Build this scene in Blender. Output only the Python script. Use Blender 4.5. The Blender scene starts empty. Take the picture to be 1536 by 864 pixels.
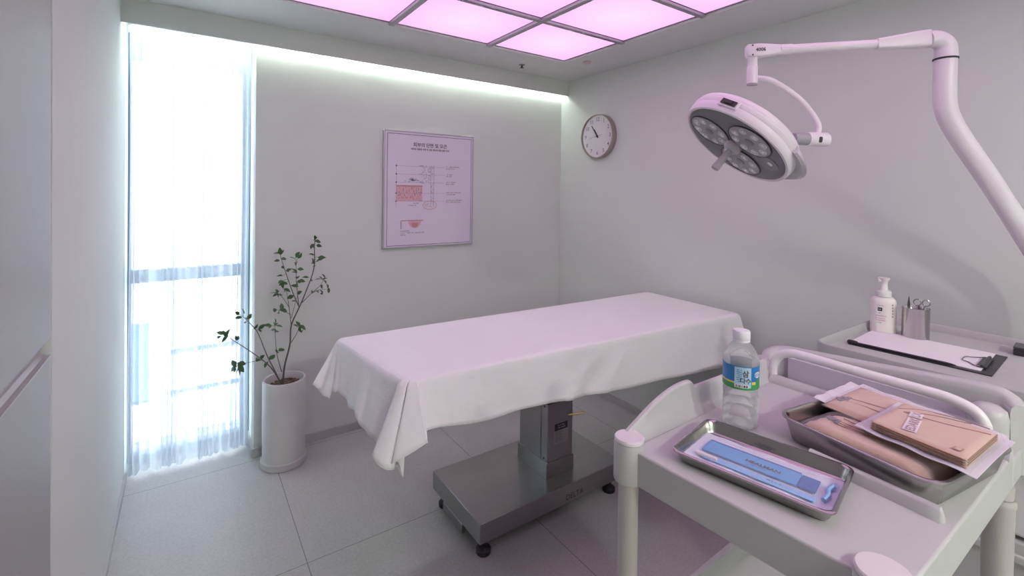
import bpy, bmesh, math, random
from mathutils import Vector, Matrix
S = bpy.context.scene
COL = S.collection
PI = math.pi
random.seed(11)

# ---------------------------------------------------------------- camera, world, exposure
FPX = 707.41
yaw, pit, rol = math.radians(34.633), math.radians(-0.7234), math.radians(0.7908)
_f = Vector((math.sin(yaw), math.cos(yaw), 0)); _r = Vector((math.cos(yaw), -math.sin(yaw), 0)); _u = Vector((0, 0, 1))
_f2 = _f * math.cos(pit) + _u * math.sin(pit); _u2 = _u * math.cos(pit) - _f * math.sin(pit)
_r3 = _r * math.cos(rol) + _u2 * math.sin(rol); _u3 = _u2 * math.cos(rol) - _r * math.sin(rol)
cam = bpy.data.cameras.new('camera'); cam.sensor_width = 36; cam.lens = FPX / 1536 * 36
cam.shift_y = -(432 - 295.72) / 1536; cam.clip_start = 0.02
co = bpy.data.objects.new('camera', cam); COL.objects.link(co)
M = Matrix.Identity(4)
for i, v in enumerate((_r3, _u3, -_f2)):
    for k in range(3): M[k][i] = v[k]
M.translation = (0, 0, 1.5)
co.matrix_world = M
S.camera = co
S.view_settings.view_transform = 'Standard'; S.view_settings.look = 'None'
S.view_settings.exposure = 1.65; S.view_settings.gamma = 1.0; S.view_settings.use_curve_mapping = False

PANEL_POWER = 0.44
COVE_POWER = 46.0
FILL_POWER = 175.0
W = bpy.data.worlds.new('sky'); S.world = W; W.use_nodes = True
bg = W.node_tree.nodes['Background']; bg.inputs[0].default_value = (0.74, 0.88, 1.0, 1); bg.inputs[1].default_value = 1.9
sun = bpy.data.lights.new('sun', 'SUN'); sun.energy = 2.9; sun.angle = 0.01; sun.color = (1, 0.96, 0.9)
so = bpy.data.objects.new('sun', sun); COL.objects.link(so)
so.rotation_euler = Vector((0.35, 1.0, -0.9)).to_track_quat('-Z', 'Y').to_euler(); so.location = (0, -4, 8)
pt = bpy.data.lights.new('window_portal', 'AREA'); pt.shape = 'RECTANGLE'; pt.size = 0.6; pt.size_y = 2.3
pt.cycles.is_portal = True
po = bpy.data.objects.new('window_portal', pt); COL.objects.link(po)
po.location = (0.03, 3.36, 1.16); po.rotation_euler = (-PI / 2, 0, 0)

# ---------------------------------------------------------------- helpers
def mat(name, col, rough=0.5, metal=0.0, noise=None, bump=None, **kw):
    m = bpy.data.materials.new(name); m.use_nodes = True
    nt = m.node_tree; p = nt.nodes['Principled BSDF']
    p.inputs['Base Color'].default_value = (*col, 1); p.inputs['Roughness'].default_value = rough
    p.inputs['Metallic'].default_value = metal
    for k, v in kw.items(): p.inputs[k.replace('_', ' ')].default_value = v
    tc = nt.nodes.new('ShaderNodeTexCoord')
    if noise:
        sc, amt = noise[:2]; stretch = noise[2] if len(noise) > 2 else (1, 1, 1)
        mp = nt.nodes.new('ShaderNodeMapping'); mp.inputs['Scale'].default_value = stretch
        n = nt.nodes.new('ShaderNodeTexNoise'); n.inputs['Scale'].default_value = sc; n.inputs['Detail'].default_value = 5
        r = nt.nodes.new('ShaderNodeMapRange'); r.inputs['To Min'].default_value = 1 - amt; r.inputs['To Max'].default_value = 1 + amt
        mx = nt.nodes.new('ShaderNodeVectorMath'); mx.operation = 'SCALE'; mx.inputs[0].default_value = col
        nt.links.new(tc.outputs['Object'], mp.inputs[0]); nt.links.new(mp.outputs[0], n.inputs['Vector'])
        nt.links.new(n.outputs['Fac'], r.inputs['Value']); nt.links.new(r.outputs[0], mx.inputs['Scale'])
        nt.links.new(mx.outputs[0], p.inputs['Base Color'])
    if bump:
        sc, st = bump[:2]; stretch = bump[2] if len(bump) > 2 else (1, 1, 1)
        mp = nt.nodes.new('ShaderNodeMapping'); mp.inputs['Scale'].default_value = stretch
        n = nt.nodes.new('ShaderNodeTexNoise'); n.inputs['Scale'].default_value = sc; n.inputs['Detail'].default_value = 4
        b = nt.nodes.new('ShaderNodeBump'); b.inputs['Strength'].default_value = st; b.inputs['Distance'].default_value = bump[3] if len(bump) > 3 else 0.01
        nt.links.new(tc.outputs['Object'], mp.inputs[0]); nt.links.new(mp.outputs[0], n.inputs['Vector'])
        nt.links.new(n.outputs['Fac'], b.inputs['Height']); nt.links.new(b.outputs[0], p.inputs['Normal'])
    return m

def emis(name, col, st):
    m = bpy.data.materials.new(name); m.use_nodes = True; nt = m.node_tree; nt.nodes.clear()
    e = nt.nodes.new('ShaderNodeEmission'); e.inputs[0].default_value = (*col, 1); e.inputs[1].default_value = st
    o = nt.nodes.new('ShaderNodeOutputMaterial'); nt.links.new(e.outputs[0], o.inputs[0]); return m

def thin(name, col, trans, rough=0.05, gloss=1.0):
    """thin clear film or pane: part see-through, part glossy plastic"""
    m = bpy.data.materials.new(name); m.use_nodes = True; nt = m.node_tree; p = nt.nodes['Principled BSDF']
    p.inputs['Base Color'].default_value = (*col, 1); p.inputs['Roughness'].default_value = rough
    t = nt.nodes.new('ShaderNodeBsdfTransparent'); mx = nt.nodes.new('ShaderNodeMixShader')
    lw = nt.nodes.new('ShaderNodeLayerWeight'); lw.inputs[0].default_value = 0.35
    mr = nt.nodes.new('ShaderNodeMapRange'); mr.inputs['To Min'].default_value = 1 - trans; mr.inputs['To Max'].default_value = min(1, 1 - trans + 0.45 * gloss)
    nt.links.new(lw.outputs['Fresnel'], mr.inputs['Value']); nt.links.new(mr.outputs[0], mx.inputs[0])
    nt.links.new(t.outputs[0], mx.inputs[1]); nt.links.new(p.outputs[0], mx.inputs[2])
    nt.links.new(mx.outputs[0], nt.nodes['Material Output'].inputs[0]); return m

def obj(name, bm, m, parent=None, smooth=False, bevel=0, sub=0):
    me = bpy.data.meshes.new(name)
    bmesh.ops.recalc_face_normals(bm, faces=bm.faces)
    bm.to_mesh(me); bm.free()
    for mm in (m if isinstance(m, (list, tuple)) else [m]): me.materials.append(mm)
    o = bpy.data.objects.new(name, me); COL.objects.link(o)
    if parent: o.parent = parent
    if smooth:
        for p in me.polygons: p.use_smooth = True
        me.set_sharp_from_angle(angle=math.radians(smooth if smooth is not True else 40))
    if bevel:
        b = o.modifiers.new('bevel', 'BEVEL'); b.width = bevel; b.segments = 3; b.limit_method = 'ANGLE'; b.angle_limit = math.radians(40)
        b.harden_normals = False
        for p in me.polygons: p.use_smooth = True
        me.set_sharp_from_angle(angle=math.radians(40))
    return o

def tag(o, label, cat, group=None):
    o['label'] = label; o['category'] = cat
    if group: o['group'] = group
    return o
def thing(name, label, cat, loc=(0, 0, 0), rotz=0, group=None):
    o = bpy.data.objects.new(name, None); COL.objects.link(o); o.empty_display_size = 0.05
    o.location = loc; o.rotation_euler = (0, 0, rotz); return tag(o, label, cat, group)
def struct(name, bm, m, **k):
    o = obj(name, bm, m, **k); o['kind'] = 'structure'; return o

def NB(): return bmesh.new()
def box(bm, x0, x1, y0, y1, z0, z1, mi=0, mtx=None):
    vs = [bm.verts.new((x, y, z)) for x in (x0, x1) for y in (y0, y1) for z in (z0, z1)]
    if mtx:
        for v in vs: v.co = mtx @ v.co
    for f in ((0, 1, 3, 2), (4, 6, 7, 5), (0, 4, 5, 1), (2, 3, 7, 6), (0, 2, 6, 4), (1, 5, 7, 3)):
        fc = bm.faces.new([vs[i] for i in f]); fc.material_index = mi
    return bm
def B(*a, **k): return box(NB(), *a, **k)
def loft(bm, rings, cap0=True, cap1=True, mi=0, closed=True):
    R = [[bm.verts.new(p) for p in r] for r in rings]
    n = len(R[0])
    for a, b in zip(R, R[1:]):
        for i in range(n if closed else n - 1):
            f = bm.faces.new((a[i], a[(i + 1) % n], b[(i + 1) % n], b[i])); f.material_index = mi
    if cap0: bm.faces.new(R[0][::-1]).material_index = mi
    if cap1: bm.faces.new(R[-1]).material_index = mi
    return R
def lathe(bm, prof, c=(0, 0, 0), n=32, mtx=None, cap0=True, cap1=True, mi=0, sx=1, sy=1):
    rings = []
    for r, z in prof:
        ring = [Vector((c[0] + max(r, 1e-5) * sx * math.cos(2 * PI * i / n), c[1] + max(r, 1e-5) * sy * math.sin(2 * PI * i / n), c[2] + z)) for i in range(n)]
        if mtx: ring = [mtx @ v for v in ring]
        rings.append(ring)
    loft(bm, rings, cap0, cap1, mi); return bm
def catmull(P, k=6):
    P = [Vector(p) for p in P]; out = []
    for i in range(len(P) - 1):
        a = P[max(i - 1, 0)]; b = P[i]; c = P[i + 1]; d = P[min(i + 2, len(P) - 1)]
        for j in range(k):
            t = j / k
            out.append(0.5 * ((2 * b) + (c - a) * t + (2 * a - 5 * b + 4 * c - d) * t * t + (3 * b - a - 3 * c + d) * t ** 3))
    out.append(P[-1]); return out
def tube(bm, P, r, n=12, mi=0, smooth=0):
    if smooth: P = catmull(P, smooth)
    P = [Vector(p) for p in P]; m = len(P)
    rr = r if callable(r) else (lambda t: r)
    T = [(P[min(i + 1, m - 1)] - P[max(i - 1, 0)]).normalized() for i in range(m)]
    nrm = T[0].orthogonal().normalized(); rings = []
    for i in range(m):
        nrm = (nrm - T[i] * nrm.dot(T[i])).normalized(); bn = T[i].cross(nrm)
        q = rr(i / (m - 1))
        rings.append([P[i] + (nrm * math.cos(2 * PI * k / n) + bn * math.sin(2 * PI * k / n)) * q for k in range(n)])
    loft(bm, rings, mi=mi); return bm
def rrect(cx, cy, hx, hy, r, z, n=6):
    out = []
    for k, (sx, sy) in enumerate(((1, 1), (-1, 1), (-1, -1), (1, -1))):
        for i in range(n + 1):
            a = PI / 2 * k + PI / 2 * i / n
            out.append(Vector((cx + sx * (hx - r) + r * math.cos(a), cy + sy * (hy - r) + r * math.sin(a), z)))
    return out
def frame3(o, right, up):
    r = Vector(right).normalized(); u = Vector(up); u = (u - r * u.dot(r)).normalized(); n = r.cross(u)
    m = Matrix.Identity(4)
    for i, v in enumerate((r, u, n)):
        for k in range(3): m[k][i] = v[k]
    m.translation = Vector(o); return m
def text(bm, s, size, mtx, align='LEFT', bold=0.0, mi=0, sx=1.0):
    """flat lettering; mtx maps the text plane (x right, y up) into place"""
    cu = bpy.data.curves.new('t', 'FONT'); cu.body = s; cu.size = size; cu.align_x = align; cu.offset = bold; cu.resolution_u = 2
    o = bpy.data.objects.new('t', cu); COL.objects.link(o)
    bpy.context.view_layer.update()
    me = bpy.data.meshes.new_from_object(o)
    k = len(bm.faces)
    tmp = NB(); tmp.from_mesh(me)
    vm = {v: bm.verts.new(mtx @ Vector((v.co.x * sx, v.co.y, 0))) for v in tmp.verts}
    for f in tmp.faces:
        try: bm.faces.new([vm[v] for v in f.verts]).material_index = mi
        except ValueError: pass
    tmp.free(); bpy.data.objects.remove(o); bpy.data.curves.remove(cu); bpy.data.meshes.remove(me)
    return bm
def quad(bm, mtx, x0, x1, y0, y1, mi=0, z=0):
    f = bm.faces.new([bm.verts.new(mtx @ Vector(p)) for p in ((x0, y0, z), (x1, y0, z), (x1, y1, z), (x0, y1, z))]); f.material_index = mi
    return bm
def glyphs(bm, mtx, x, y, n, s, mi=0, seed=1, sy=1.0):
    """a line of tiny print too small to read: broken strokes"""
    R = random.Random(seed); cx = x
    for i in range(n):
        if R.random() < 0.14: cx += s * 0.5; continue
        w = s * 0.8; h = s * sy
        for q in range(3):
            if R.random() < 0.8:
                yy = y + h * (0.05 + 0.33 * q); quad(bm, mtx, cx, cx + w * R.uniform(.5, 1), yy, yy + h * 0.15, mi)
        xx = cx + w * R.choice((0, .45, .85)); quad(bm, mtx, xx, xx + w * 0.15, y, y + h, mi)
        cx += s * 1.05
    return bm

# ---------------------------------------------------------------- materials
M_wall = mat('painted_wall', (0.70, 0.745, 0.70), 0.75, noise=(1.5, .012), bump=(60, .05, (1, 1, 1), .002))
M_ceil = mat('ceiling_paint', (0.72, 0.75, 0.72), 0.7)
M_cab = mat('cabinet_laminate', (0.34, 0.34, 0.325), 0.45)
M_dark = mat('shadow_gap_black', (0.05, 0.05, 0.05), 0.6)
M_black = mat('black_rubber', (0.02, 0.02, 0.02), 0.45)
M_steel = mat('brushed_steel', (0.37, 0.365, 0.355), 0.28, 1.0, noise=(6, .10, (1, 30, 30)), bump=(8, .06, (1, 60, 60), .002))
M_steel2 = mat('polished_steel', (0.50, 0.49, 0.48), 0.17, 1.0, noise=(26, .55, (1, 1, .04)))
M_tray = mat('steel_tray', (0.46, 0.45, 0.44), 0.22, 1.0, noise=(9, .12))
M_plw = mat('white_plastic', (0.76, 0.77, 0.76), 0.35)
M_plg = mat('grey_plastic', (0.52, 0.52, 0.52), 0.38, noise=(120, .02))
M_plleg = mat('beige_grey_tube', (0.50, 0.465, 0.45), 0.45)
M_alu = mat('aluminium', (0.42, 0.42, 0.44), 0.4, 0.6)
M_lampw = mat('lamp_white', (0.82, 0.78, 0.82), 0.32)
M_lampg = mat('lamp_grey', (0.17, 0.17, 0.185), 0.35)
M_chrome = mat('chrome', (0.30, 0.30, 0.31), 0.15, 1.0)
M_ink = mat('dark_ink', (0.09, 0.08, 0.10), 0.6)
M_blackp = mat('black_plastic', (0.025, 0.025, 0.028), 0.35)
M_paper = mat('white_paper', (0.80, 0.78, 0.80), 0.7)
# ---------------------------------------------------------------- room
XL, XR, YB, ZC = -0.256, 2.52, 2.955, 2.385
def floor_mat():
    m = mat('vinyl_tile', (0.48, 0.48, 0.465), 0.42, noise=(7, .06)); nt = m.node_tree; p = nt.nodes['Principled BSDF']
    base = p.inputs['Base Color'].links[0].from_socket
    tc = nt.nodes.new('ShaderNodeTexCoord'); sep = nt.nodes.new('ShaderNodeSeparateXYZ'); nt.links.new(tc.outputs['Object'], sep.inputs[0])
    def seam(ax, off, per):
        a = nt.nodes.new('ShaderNodeMath'); a.operation = 'ADD'; a.inputs[1].default_value = -off + per * 20 + per / 2; nt.links.new(sep.outputs[ax], a.inputs[0])
        b = nt.nodes.new('ShaderNodeMath'); b.operation = 'MODULO'; b.inputs[1].default_value = per; nt.links.new(a.outputs[0], b.inputs[0])
        c = nt.nodes.new('ShaderNodeMath'); c.operation = 'SUBTRACT'; c.inputs[1].default_value = per / 2; nt.links.new(b.outputs[0], c.inputs[0])
        d = nt.nodes.new('ShaderNodeMath'); d.operation = 'ABSOLUTE'; nt.links.new(c.outputs[0], d.inputs[0])
        e = nt.nodes.new('ShaderNodeMath'); e.operation = 'LESS_THAN'; e.inputs[1].default_value = 0.0016; nt.links.new(d.outputs[0], e.inputs[0]); return e
    s1, s2 = seam('X', 0.405, 0.92), seam('Y', 2.912, 0.92)
    mxx = nt.nodes.new('ShaderNodeMath'); mxx.operation = 'MAXIMUM'; nt.links.new(s1.outputs[0], mxx.inputs[0]); nt.links.new(s2.outputs[0], mxx.inputs[1])
    n2 = nt.nodes.new('ShaderNodeTexNoise'); n2.inputs['Scale'].default_value = 90; n2.inputs['Detail'].default_value = 6; nt.links.new(tc.outputs['Object'], n2.inputs['Vector'])
    mr = nt.nodes.new('ShaderNodeMapRange'); mr.inputs['From Min'].default_value = .3; mr.inputs['From Max'].default_value = .7; mr.inputs['To Min'].default_value = .90; mr.inputs['To Max'].default_value = 1.08; nt.links.new(n2.outputs['Fac'], mr.inputs['Value'])
    sc = nt.nodes.new('ShaderNodeVectorMath'); sc.operation = 'SCALE'; nt.links.new(base, sc.inputs[0]); nt.links.new(mr.outputs[0], sc.inputs['Scale'])
    mix = nt.nodes.new('ShaderNodeMix'); mix.data_type = 'RGBA'; mix.inputs['B'].default_value = (0.20, 0.195, 0.20, 1)
    nt.links.new(mxx.outputs[0], mix.inputs['Factor']); nt.links.new(sc.outputs[0], mix.inputs['A']); nt.links.new(mix.outputs['Result'], p.inputs['Base Color'])
    return m
struct('floor', B(-1.1, 2.8, -2.4, 3.5, -0.1, 0), floor_mat())
# ceiling with the opening for the light panels
PX = [0.29, 0.903, 1.517, 2.13]; PY = [2.475 - 0.53 * i for i in range(7)]
bm = NB()
box(bm, -1.1, 0.29, -2.4, 3.5, ZC, ZC + .15); box(bm, 2.13, 2.8, -2.4, 3.5, ZC, ZC + .15)
box(bm, 0.29, 2.13, PY[0], 3.5, ZC, ZC + .15); box(bm, 0.29, 2.13, -2.4, PY[-1], ZC, ZC + .15)
box(bm, 0.29, 2.13, PY[-1], PY[0], ZC + .10, ZC + .15)
struct('ceiling', bm, M_ceil)
# bulkhead board hiding the cove light
struct('trim_1', B(XL, XR, 2.87, 2.885, 2.27, ZC), M_wall)
struct('wall_back', B(0.315, 2.7, YB, 3.30, 0, ZC), M_wall)
struct('wall_right', B(XR, 2.7, -2.2, YB, 0, ZC), M_wall)
struct('wall_left', B(XL - .6, XL, 1.505, 3.30, 0, ZC), M_wall)
struct('wall_side', B(-1.05, -0.88, -2.2, 1.505, 0, ZC), M_wall)
struct('wall_front', B(-1.05, 2.7, -2.4, -2.2, 0, ZC), M_wall)
struct('trim_2', B(XL, 0.315, 3.20, 3.30, 2.31, ZC), M_wall)     # window head
M_base = mat('baseboard_grey', (.50, .495, .485), .5)
bm = NB(); box(bm, 0.302, XR - .012, YB - .013, YB, 0, 0.048); box(bm, 0.302, 0.315, YB, 3.19, 0, 0.048)
struct('baseboard_back', bm, M_base)
struct('baseboard_right', B(XR - .012, XR, -2.2, YB - .013, 0, 0.048), M_base)
struct('baseboard_left', B(XL, XL + .012, 1.505, 3.19, 0, 0.03), M_base)

# cove strip light, lying on a ledge behind the bulkhead board
cv = thing('cove_light', 'hidden white strip light behind the ceiling bulkhead along window wall', 'light', (1.13, 2.90, 2.30))
obj('channel', B(-1.37, 1.37, -.014, .008, 0, .012), M_alu, cv)
obj('light_strip', B(-1.365, 1.365, -.010, .004, .012, .020), emis('cove_led', (0.97, 1.0, 0.975), COVE_POWER), cv)

# window: frame, rails, pane
M_wf = mat('window_frame_blue_grey', (0.22, 0.28, 0.36), 0.45)
win = thing('window_1', 'tall narrow window with blue-grey frame behind the sheer curtain', 'window', (0.03, 3.22, 0)); 
for k in ('label', 'category'): del win[k]
win['kind'] = 'structure'
bm = NB(); x0, x1 = XL - .066, 0.288
box(bm, x0, x0 + .05, 0, .06, 0, 2.31); box(bm, x1 - .045, x1, 0, .06, 0, 2.31)
box(bm, x0 + .05, x1 - .045, 0, .06, 0, .045); box(bm, x0 + .05, x1 - .045, 0, .06, 2.22, 2.31)
bm.transform(Matrix.Translation((0, 0, 0)))
obj('window_frame', bm, M_wf, win, bevel=.003)
obj('window_rail', B(x0 + .05, x1 - .045, .005, .055, .975, 1.045), M_wf, win, bevel=.003)
M_glass = thin('window_glass', (0.9, 0.95, 1.0), 0.97, 0.02, .4)
obj('window_pane', B(x0 + .05, x1 - .045, .028, .034, .045, 2.22), M_glass, win)

# ceiling light panels: diffuser (emits) + thin edge frame
def panel_mat():
    m = bpy.data.materials.new('pink_diffuser'); m.use_nodes = True; nt = m.node_tree; nt.nodes.clear()
    tc = nt.nodes.new('ShaderNodeTexCoord'); ln = nt.nodes.new('ShaderNodeVectorMath'); ln.operation = 'LENGTH'; nt.links.new(tc.outputs['Object'], ln.inputs[0])
    cr = nt.nodes.new('ShaderNodeMapRange'); cr.inputs['From Max'].default_value = .38; cr.inputs['To Min'].default_value = 0.0; cr.inputs['To Max'].default_value = 1.0; nt.links.new(ln.outputs['Value'], cr.inputs['Value'])
    mx = nt.nodes.new('ShaderNodeMix'); mx.data_type = 'RGBA'; mx.inputs['A'].default_value = (0.92, 0.58, 0.88, 1); mx.inputs['B'].default_value = (0.80, 0.42, 0.77, 1)
    nt.links.new(cr.outputs[0], mx.inputs['Factor'])
    e = nt.nodes.new('ShaderNodeEmission'); e.inputs[1].default_value = PANEL_POWER; nt.links.new(mx.outputs['Result'], e.inputs[0])
    o = nt.nodes.new('ShaderNodeOutputMaterial'); nt.links.new(e.outputs[0], o.inputs[0]); return m
M_pan = panel_mat()
colw = ('left', 'middle', 'right')
roww = ('row nearest the window wall', 'second row from the window wall', 'third row from the window wall', 'fourth row from the window wall', 'fifth row from the window wall', 'sixth row from the window wall')
pm = None
for j in range(6):
    for i in range(3):
        cx, cy = (PX[i] + PX[i + 1]) / 2, (PY[j] + PY[j + 1]) / 2
        lab = 'pink glowing ceiling panel, %s column, %s' % (colw[i], roww[j])
        if pm is None:
            pm = thing('ceiling_light', lab, 'ceiling light', (cx, cy, ZC + .012), group='pink ceiling light panels')
            ch = [obj('diffuser', B(-.29, .29, -.25, .25, 0, .006), M_pan, pm)]
            bm = NB(); box(bm, -.3065, .3065, -.265, -.25, -.001, .02); box(bm, -.3065, .3065, .25, .265, -.001, .02)
            box(bm, -.3065, -.29, -.25, .25, -.001, .02); box(bm, .29, .3065, -.25, .25, -.001, .02)
            ch.append(obj('edge_frame', bm, M_alu, pm))
        else:
            o = pm.copy(); COL.objects.link(o); o.location = (cx, cy, ZC + .012); o['label'] = lab
            for c in ch:
                d = c.copy(); COL.objects.link(d); d.parent = o
bm = NB()
for x in PX[1:3]: box(bm, x - .015, x + .015, PY[-1], PY[0], ZC - .006, ZC + .010)
for y in PY[1:6]: box(bm, PX[0], PX[3], y - .013, y + .013, ZC - .005, ZC + .0095)
struct('trim_3', bm, M_alu, bevel=.002)

# unseen white fill lights, added in the ceiling behind the camera for neutral light
dl = None
for i, (x, y, w_) in enumerate(((.55, -1.6, 'left'), (1.35, -1.6, 'right'))):
    lab = 'added round white fill light, out of view behind the pink panels, %s of two' % w_
    if dl is None:
        dl = thing('fill_light', lab, 'ceiling light', (x, y, ZC), group='added white fill lights')
        dch = [obj('trim_ring', lathe(NB(), [(.085, -.0005), (.085, -.004), (.075, -.006), (.070, -.003), (.070, -.0005)], n=40), M_plw, dl, smooth=True),
               obj('diffuser', lathe(NB(), [(.069, -.0006), (.069, -.0025), (.001, -.0026)], n=40), emis('fill_white', (.98, 1, .92), FILL_POWER), dl)]
    else:
        o = dl.copy(); COL.objects.link(o); o.location = (x, y, ZC); o['label'] = lab
        for c in dch:
            d = c.copy(); COL.objects.link(d); d.parent = o
# ceiling fittings
t = thing('sprinkler_head', 'small dark recessed sprinkler head in ceiling near window wall', 'sprinkler', (1.926, 2.689, ZC))
obj('rosette', lathe(NB(), [(.022, -.0005), (.022, -.003), (.016, -.005), (.010, -.005)], n=24), mat('sprinkler_ring', (.30, .29, .29), .4, .5), t, smooth=True)
bm = NB(); lathe(bm, [(.006, -.004), (.006, -.02), (.013, -.021), (.013, -.023), (.004, -.024)], n=16)
obj('deflector', bm, M_blackp, t, smooth=True)
t = thing('smoke_detector', 'low pale ceiling detector beside the corner of the pink panels', 'detector', (2.235, 2.36, ZC), rotz=.3)
obj('detector_body', lathe(NB(), [(.030, -.0005), (.030, -.006), (.022, -.011), (.005, -.012)], n=28), mat('detector_pinkish', (.62, .50, .50), .5), t, smooth=True)

# tall cabinet on the left
cb = thing('tall_cabinet', 'floor to ceiling pale grey cabinet with recessed slanted finger pull', 'cabinet', (XL, 0.0, 0))
Y0, Y1 = -1.3, 1.494
bm = NB(); box(bm, -.60, -.022, Y0, Y1, .0, ZC - .004); obj('cabinet_body', bm, M_dark, cb)
obj('door', B(-.020, 0, Y0, Y1, 1.147, ZC - .006), M_cab, cb, bevel=.0015)
obj('door', B(-.020, 0, Y0, Y1, .05, 1.104), M_cab, cb, bevel=.0015)
bm = NB()
pr = [(-.0215, 1.147), (-.0215, 1.11), (-.012, 1.1045), (0, 1.1045), (0, 1.1075), (-.010, 1.1085), (-.018, 1.114), (-.018, 1.147)]
loft(bm, [[Vector((x, Y0, z)) for x, z in pr], [Vector((x, Y1 , z)) for x, z in pr]])
obj('finger_pull', bm, mat('pull_grey', (.42, .41, .41), .4), cb)
# ---------------------------------------------------------------- outside the window
M_conc = mat('render_white', (0.80, 0.80, 0.82), 0.8, noise=(.6, .08))
M_bglass = mat('building_glass', (0.10, 0.20, 0.36), 0.15)
bld = thing('building', 'white neighbouring building with dark blue window bands seen through the sheer curtain', 'building', (0, 8, -5))
bm = NB()
# facade as horizontal bands with pilasters, window openings recessed
bands = [(0, 3.45), (4.05, 4.5), (5.3, 8.05), (8.65, 12)]     # solid bands (z from base)
for a, b in [(0, 3.56), (3.68, 4.14), (4.25, 8.15), (8.45, 9.0)]:
    box(bm, -6, 7, 0, .3, a, b)
for x in (-6, -2.9, -.33, 2.6, 5.2, 6.8): box(bm, x, x + .16, -.16, .3, 0, 9.0)
obj('facade', bm, M_conc, bld)
for a, b in ((3.56, 3.68), (4.14, 4.25), (8.15, 8.45)):
    for x0_, x1_ in ((-5.8, -2.9), (-2.74, -.33), (-.17, 2.6), (2.76, 5.2)):
        f = obj('window', B(x0_, x1_, .18, .22, a, b), M_bglass, bld)
obj('window', B(-.95, -.37, -.02, .03, 3.62, 4.66), M_bglass, bld)
obj('roof', B(-6.1, 7.1, -.2, 3, 9.0, 9.2), M_conc, bld)
gr = obj('ground', B(-30, 30, 3.6, 40, -5.2, -5.0), mat('pavement', (.45, .45, .46), .9)); gr['kind'] = 'structure'

# ---------------------------------------------------------------- sheer curtain
def curtain_mat():
    m = bpy.data.materials.new('sheer_voile'); m.use_nodes = True; nt = m.node_tree; nt.nodes.clear()
    t = nt.nodes.new('ShaderNodeBsdfTransparent'); t.inputs[0].default_value = (.96, .98, 1, 1)
    tr = nt.nodes.new('ShaderNodeBsdfTranslucent'); tr.inputs[0].default_value = (.70, .76, .82, 1)
    df = nt.nodes.new('ShaderNodeBsdfDiffuse'); df.inputs[0].default_value = (.80, .83, .86, 1)
    a = nt.nodes.new('ShaderNodeMixShader'); a.inputs[0].default_value = .38; nt.links.new(tr.outputs[0], a.inputs[1]); nt.links.new(df.outputs[0], a.inputs[2])
    lw = nt.nodes.new('ShaderNodeLayerWeight'); lw.inputs[0].default_value = .5
    tc = nt.nodes.new('ShaderNodeTexCoord'); mp = nt.nodes.new('ShaderNodeMapping'); mp.inputs['Scale'].default_value = (1, 1, 600)
    n = nt.nodes.new('ShaderNodeTexNoise'); n.inputs['Scale'].default_value = 3; nt.links.new(tc.outputs['Object'], mp.inputs[0]); nt.links.new(mp.outputs[0], n.inputs['Vector'])
    mr = nt.nodes.new('ShaderNodeMapRange'); mr.inputs['To Min'].default_value = .58; mr.inputs['To Max'].default_value = .95
    nt.links.new(lw.outputs['Facing'], mr.inputs['Value'])
    ad = nt.nodes.new('ShaderNodeMath'); ad.operation = 'MULTIPLY_ADD'; ad.inputs[1].default_value = .25; ad.inputs[2].default_value = -.10; nt.links.new(n.outputs['Fac'], ad.inputs[0])
    sm = nt.nodes.new('ShaderNodeMath'); sm.operation = 'ADD'; sm.use_clamp = True; nt.links.new(mr.outputs[0], sm.inputs[0]); nt.links.new(ad.outputs[0], sm.inputs[1])
    b = nt.nodes.new('ShaderNodeMixShader'); nt.links.new(sm.outputs[0], b.inputs[0]); nt.links.new(t.outputs[0], b.inputs[1]); nt.links.new(a.outputs[0], b.inputs[2])
    o = nt.nodes.new('ShaderNodeOutputMaterial'); nt.links.new(b.outputs[0], o.inputs[0]); return m
bm = NB(); N = 300; K = 26; x0, x1 = XL + .012, 0.300
R_ = random.Random(5); ph = []; p_ = 0
for i in range(N + 1):
    ph.append(p_); p_ += 2 * PI * 17 / N * (1 + .55 * math.sin(i * .071 + 1) + .25 * math.sin(i * .19))
rows = []
for k in range(K + 1):
    z = 2.325 - (2.325 - 0.018) * k / K; w = k / K; row = []
    for i in range(N + 1):
        u = i / N
        amp = (.016 + .012 * w) * (.55 + .45 * math.sin(u * 23 + .8) ** 2)
        s = math.sin(ph[i] + .25 * math.sin(w * 3 + u * 9))
        y = 3.085 + amp * s + .006 * math.sin(u * 31 + w * 4)
        x = x0 + (x1 - x0) * u + .006 * math.cos(ph[i]) + .004 * math.sin(w * 5 + u * 14)
        zz = z + (.006 * math.sin(ph[i] * .5) if k == K else 0)
        row.append(bm.verts.new((x, y, zz)))
    rows.append(row)
for a, b in zip(rows, rows[1:]):
    for i in range(N): bm.faces.new((a[i], a[i + 1], b[i + 1], b[i]))
cu = obj('sheer_curtain', bm, curtain_mat(), smooth=True)
tag(cu, 'floor length white sheer curtain hanging in soft pleats before the window', 'curtain')
cu2 = obj('curtain_rail', B(XL + .01, .305, 3.072, 3.098, 2.335, ZC - .0005), M_plw); tag(cu2, 'white curtain rail above the sheer curtain', 'rail')
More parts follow.
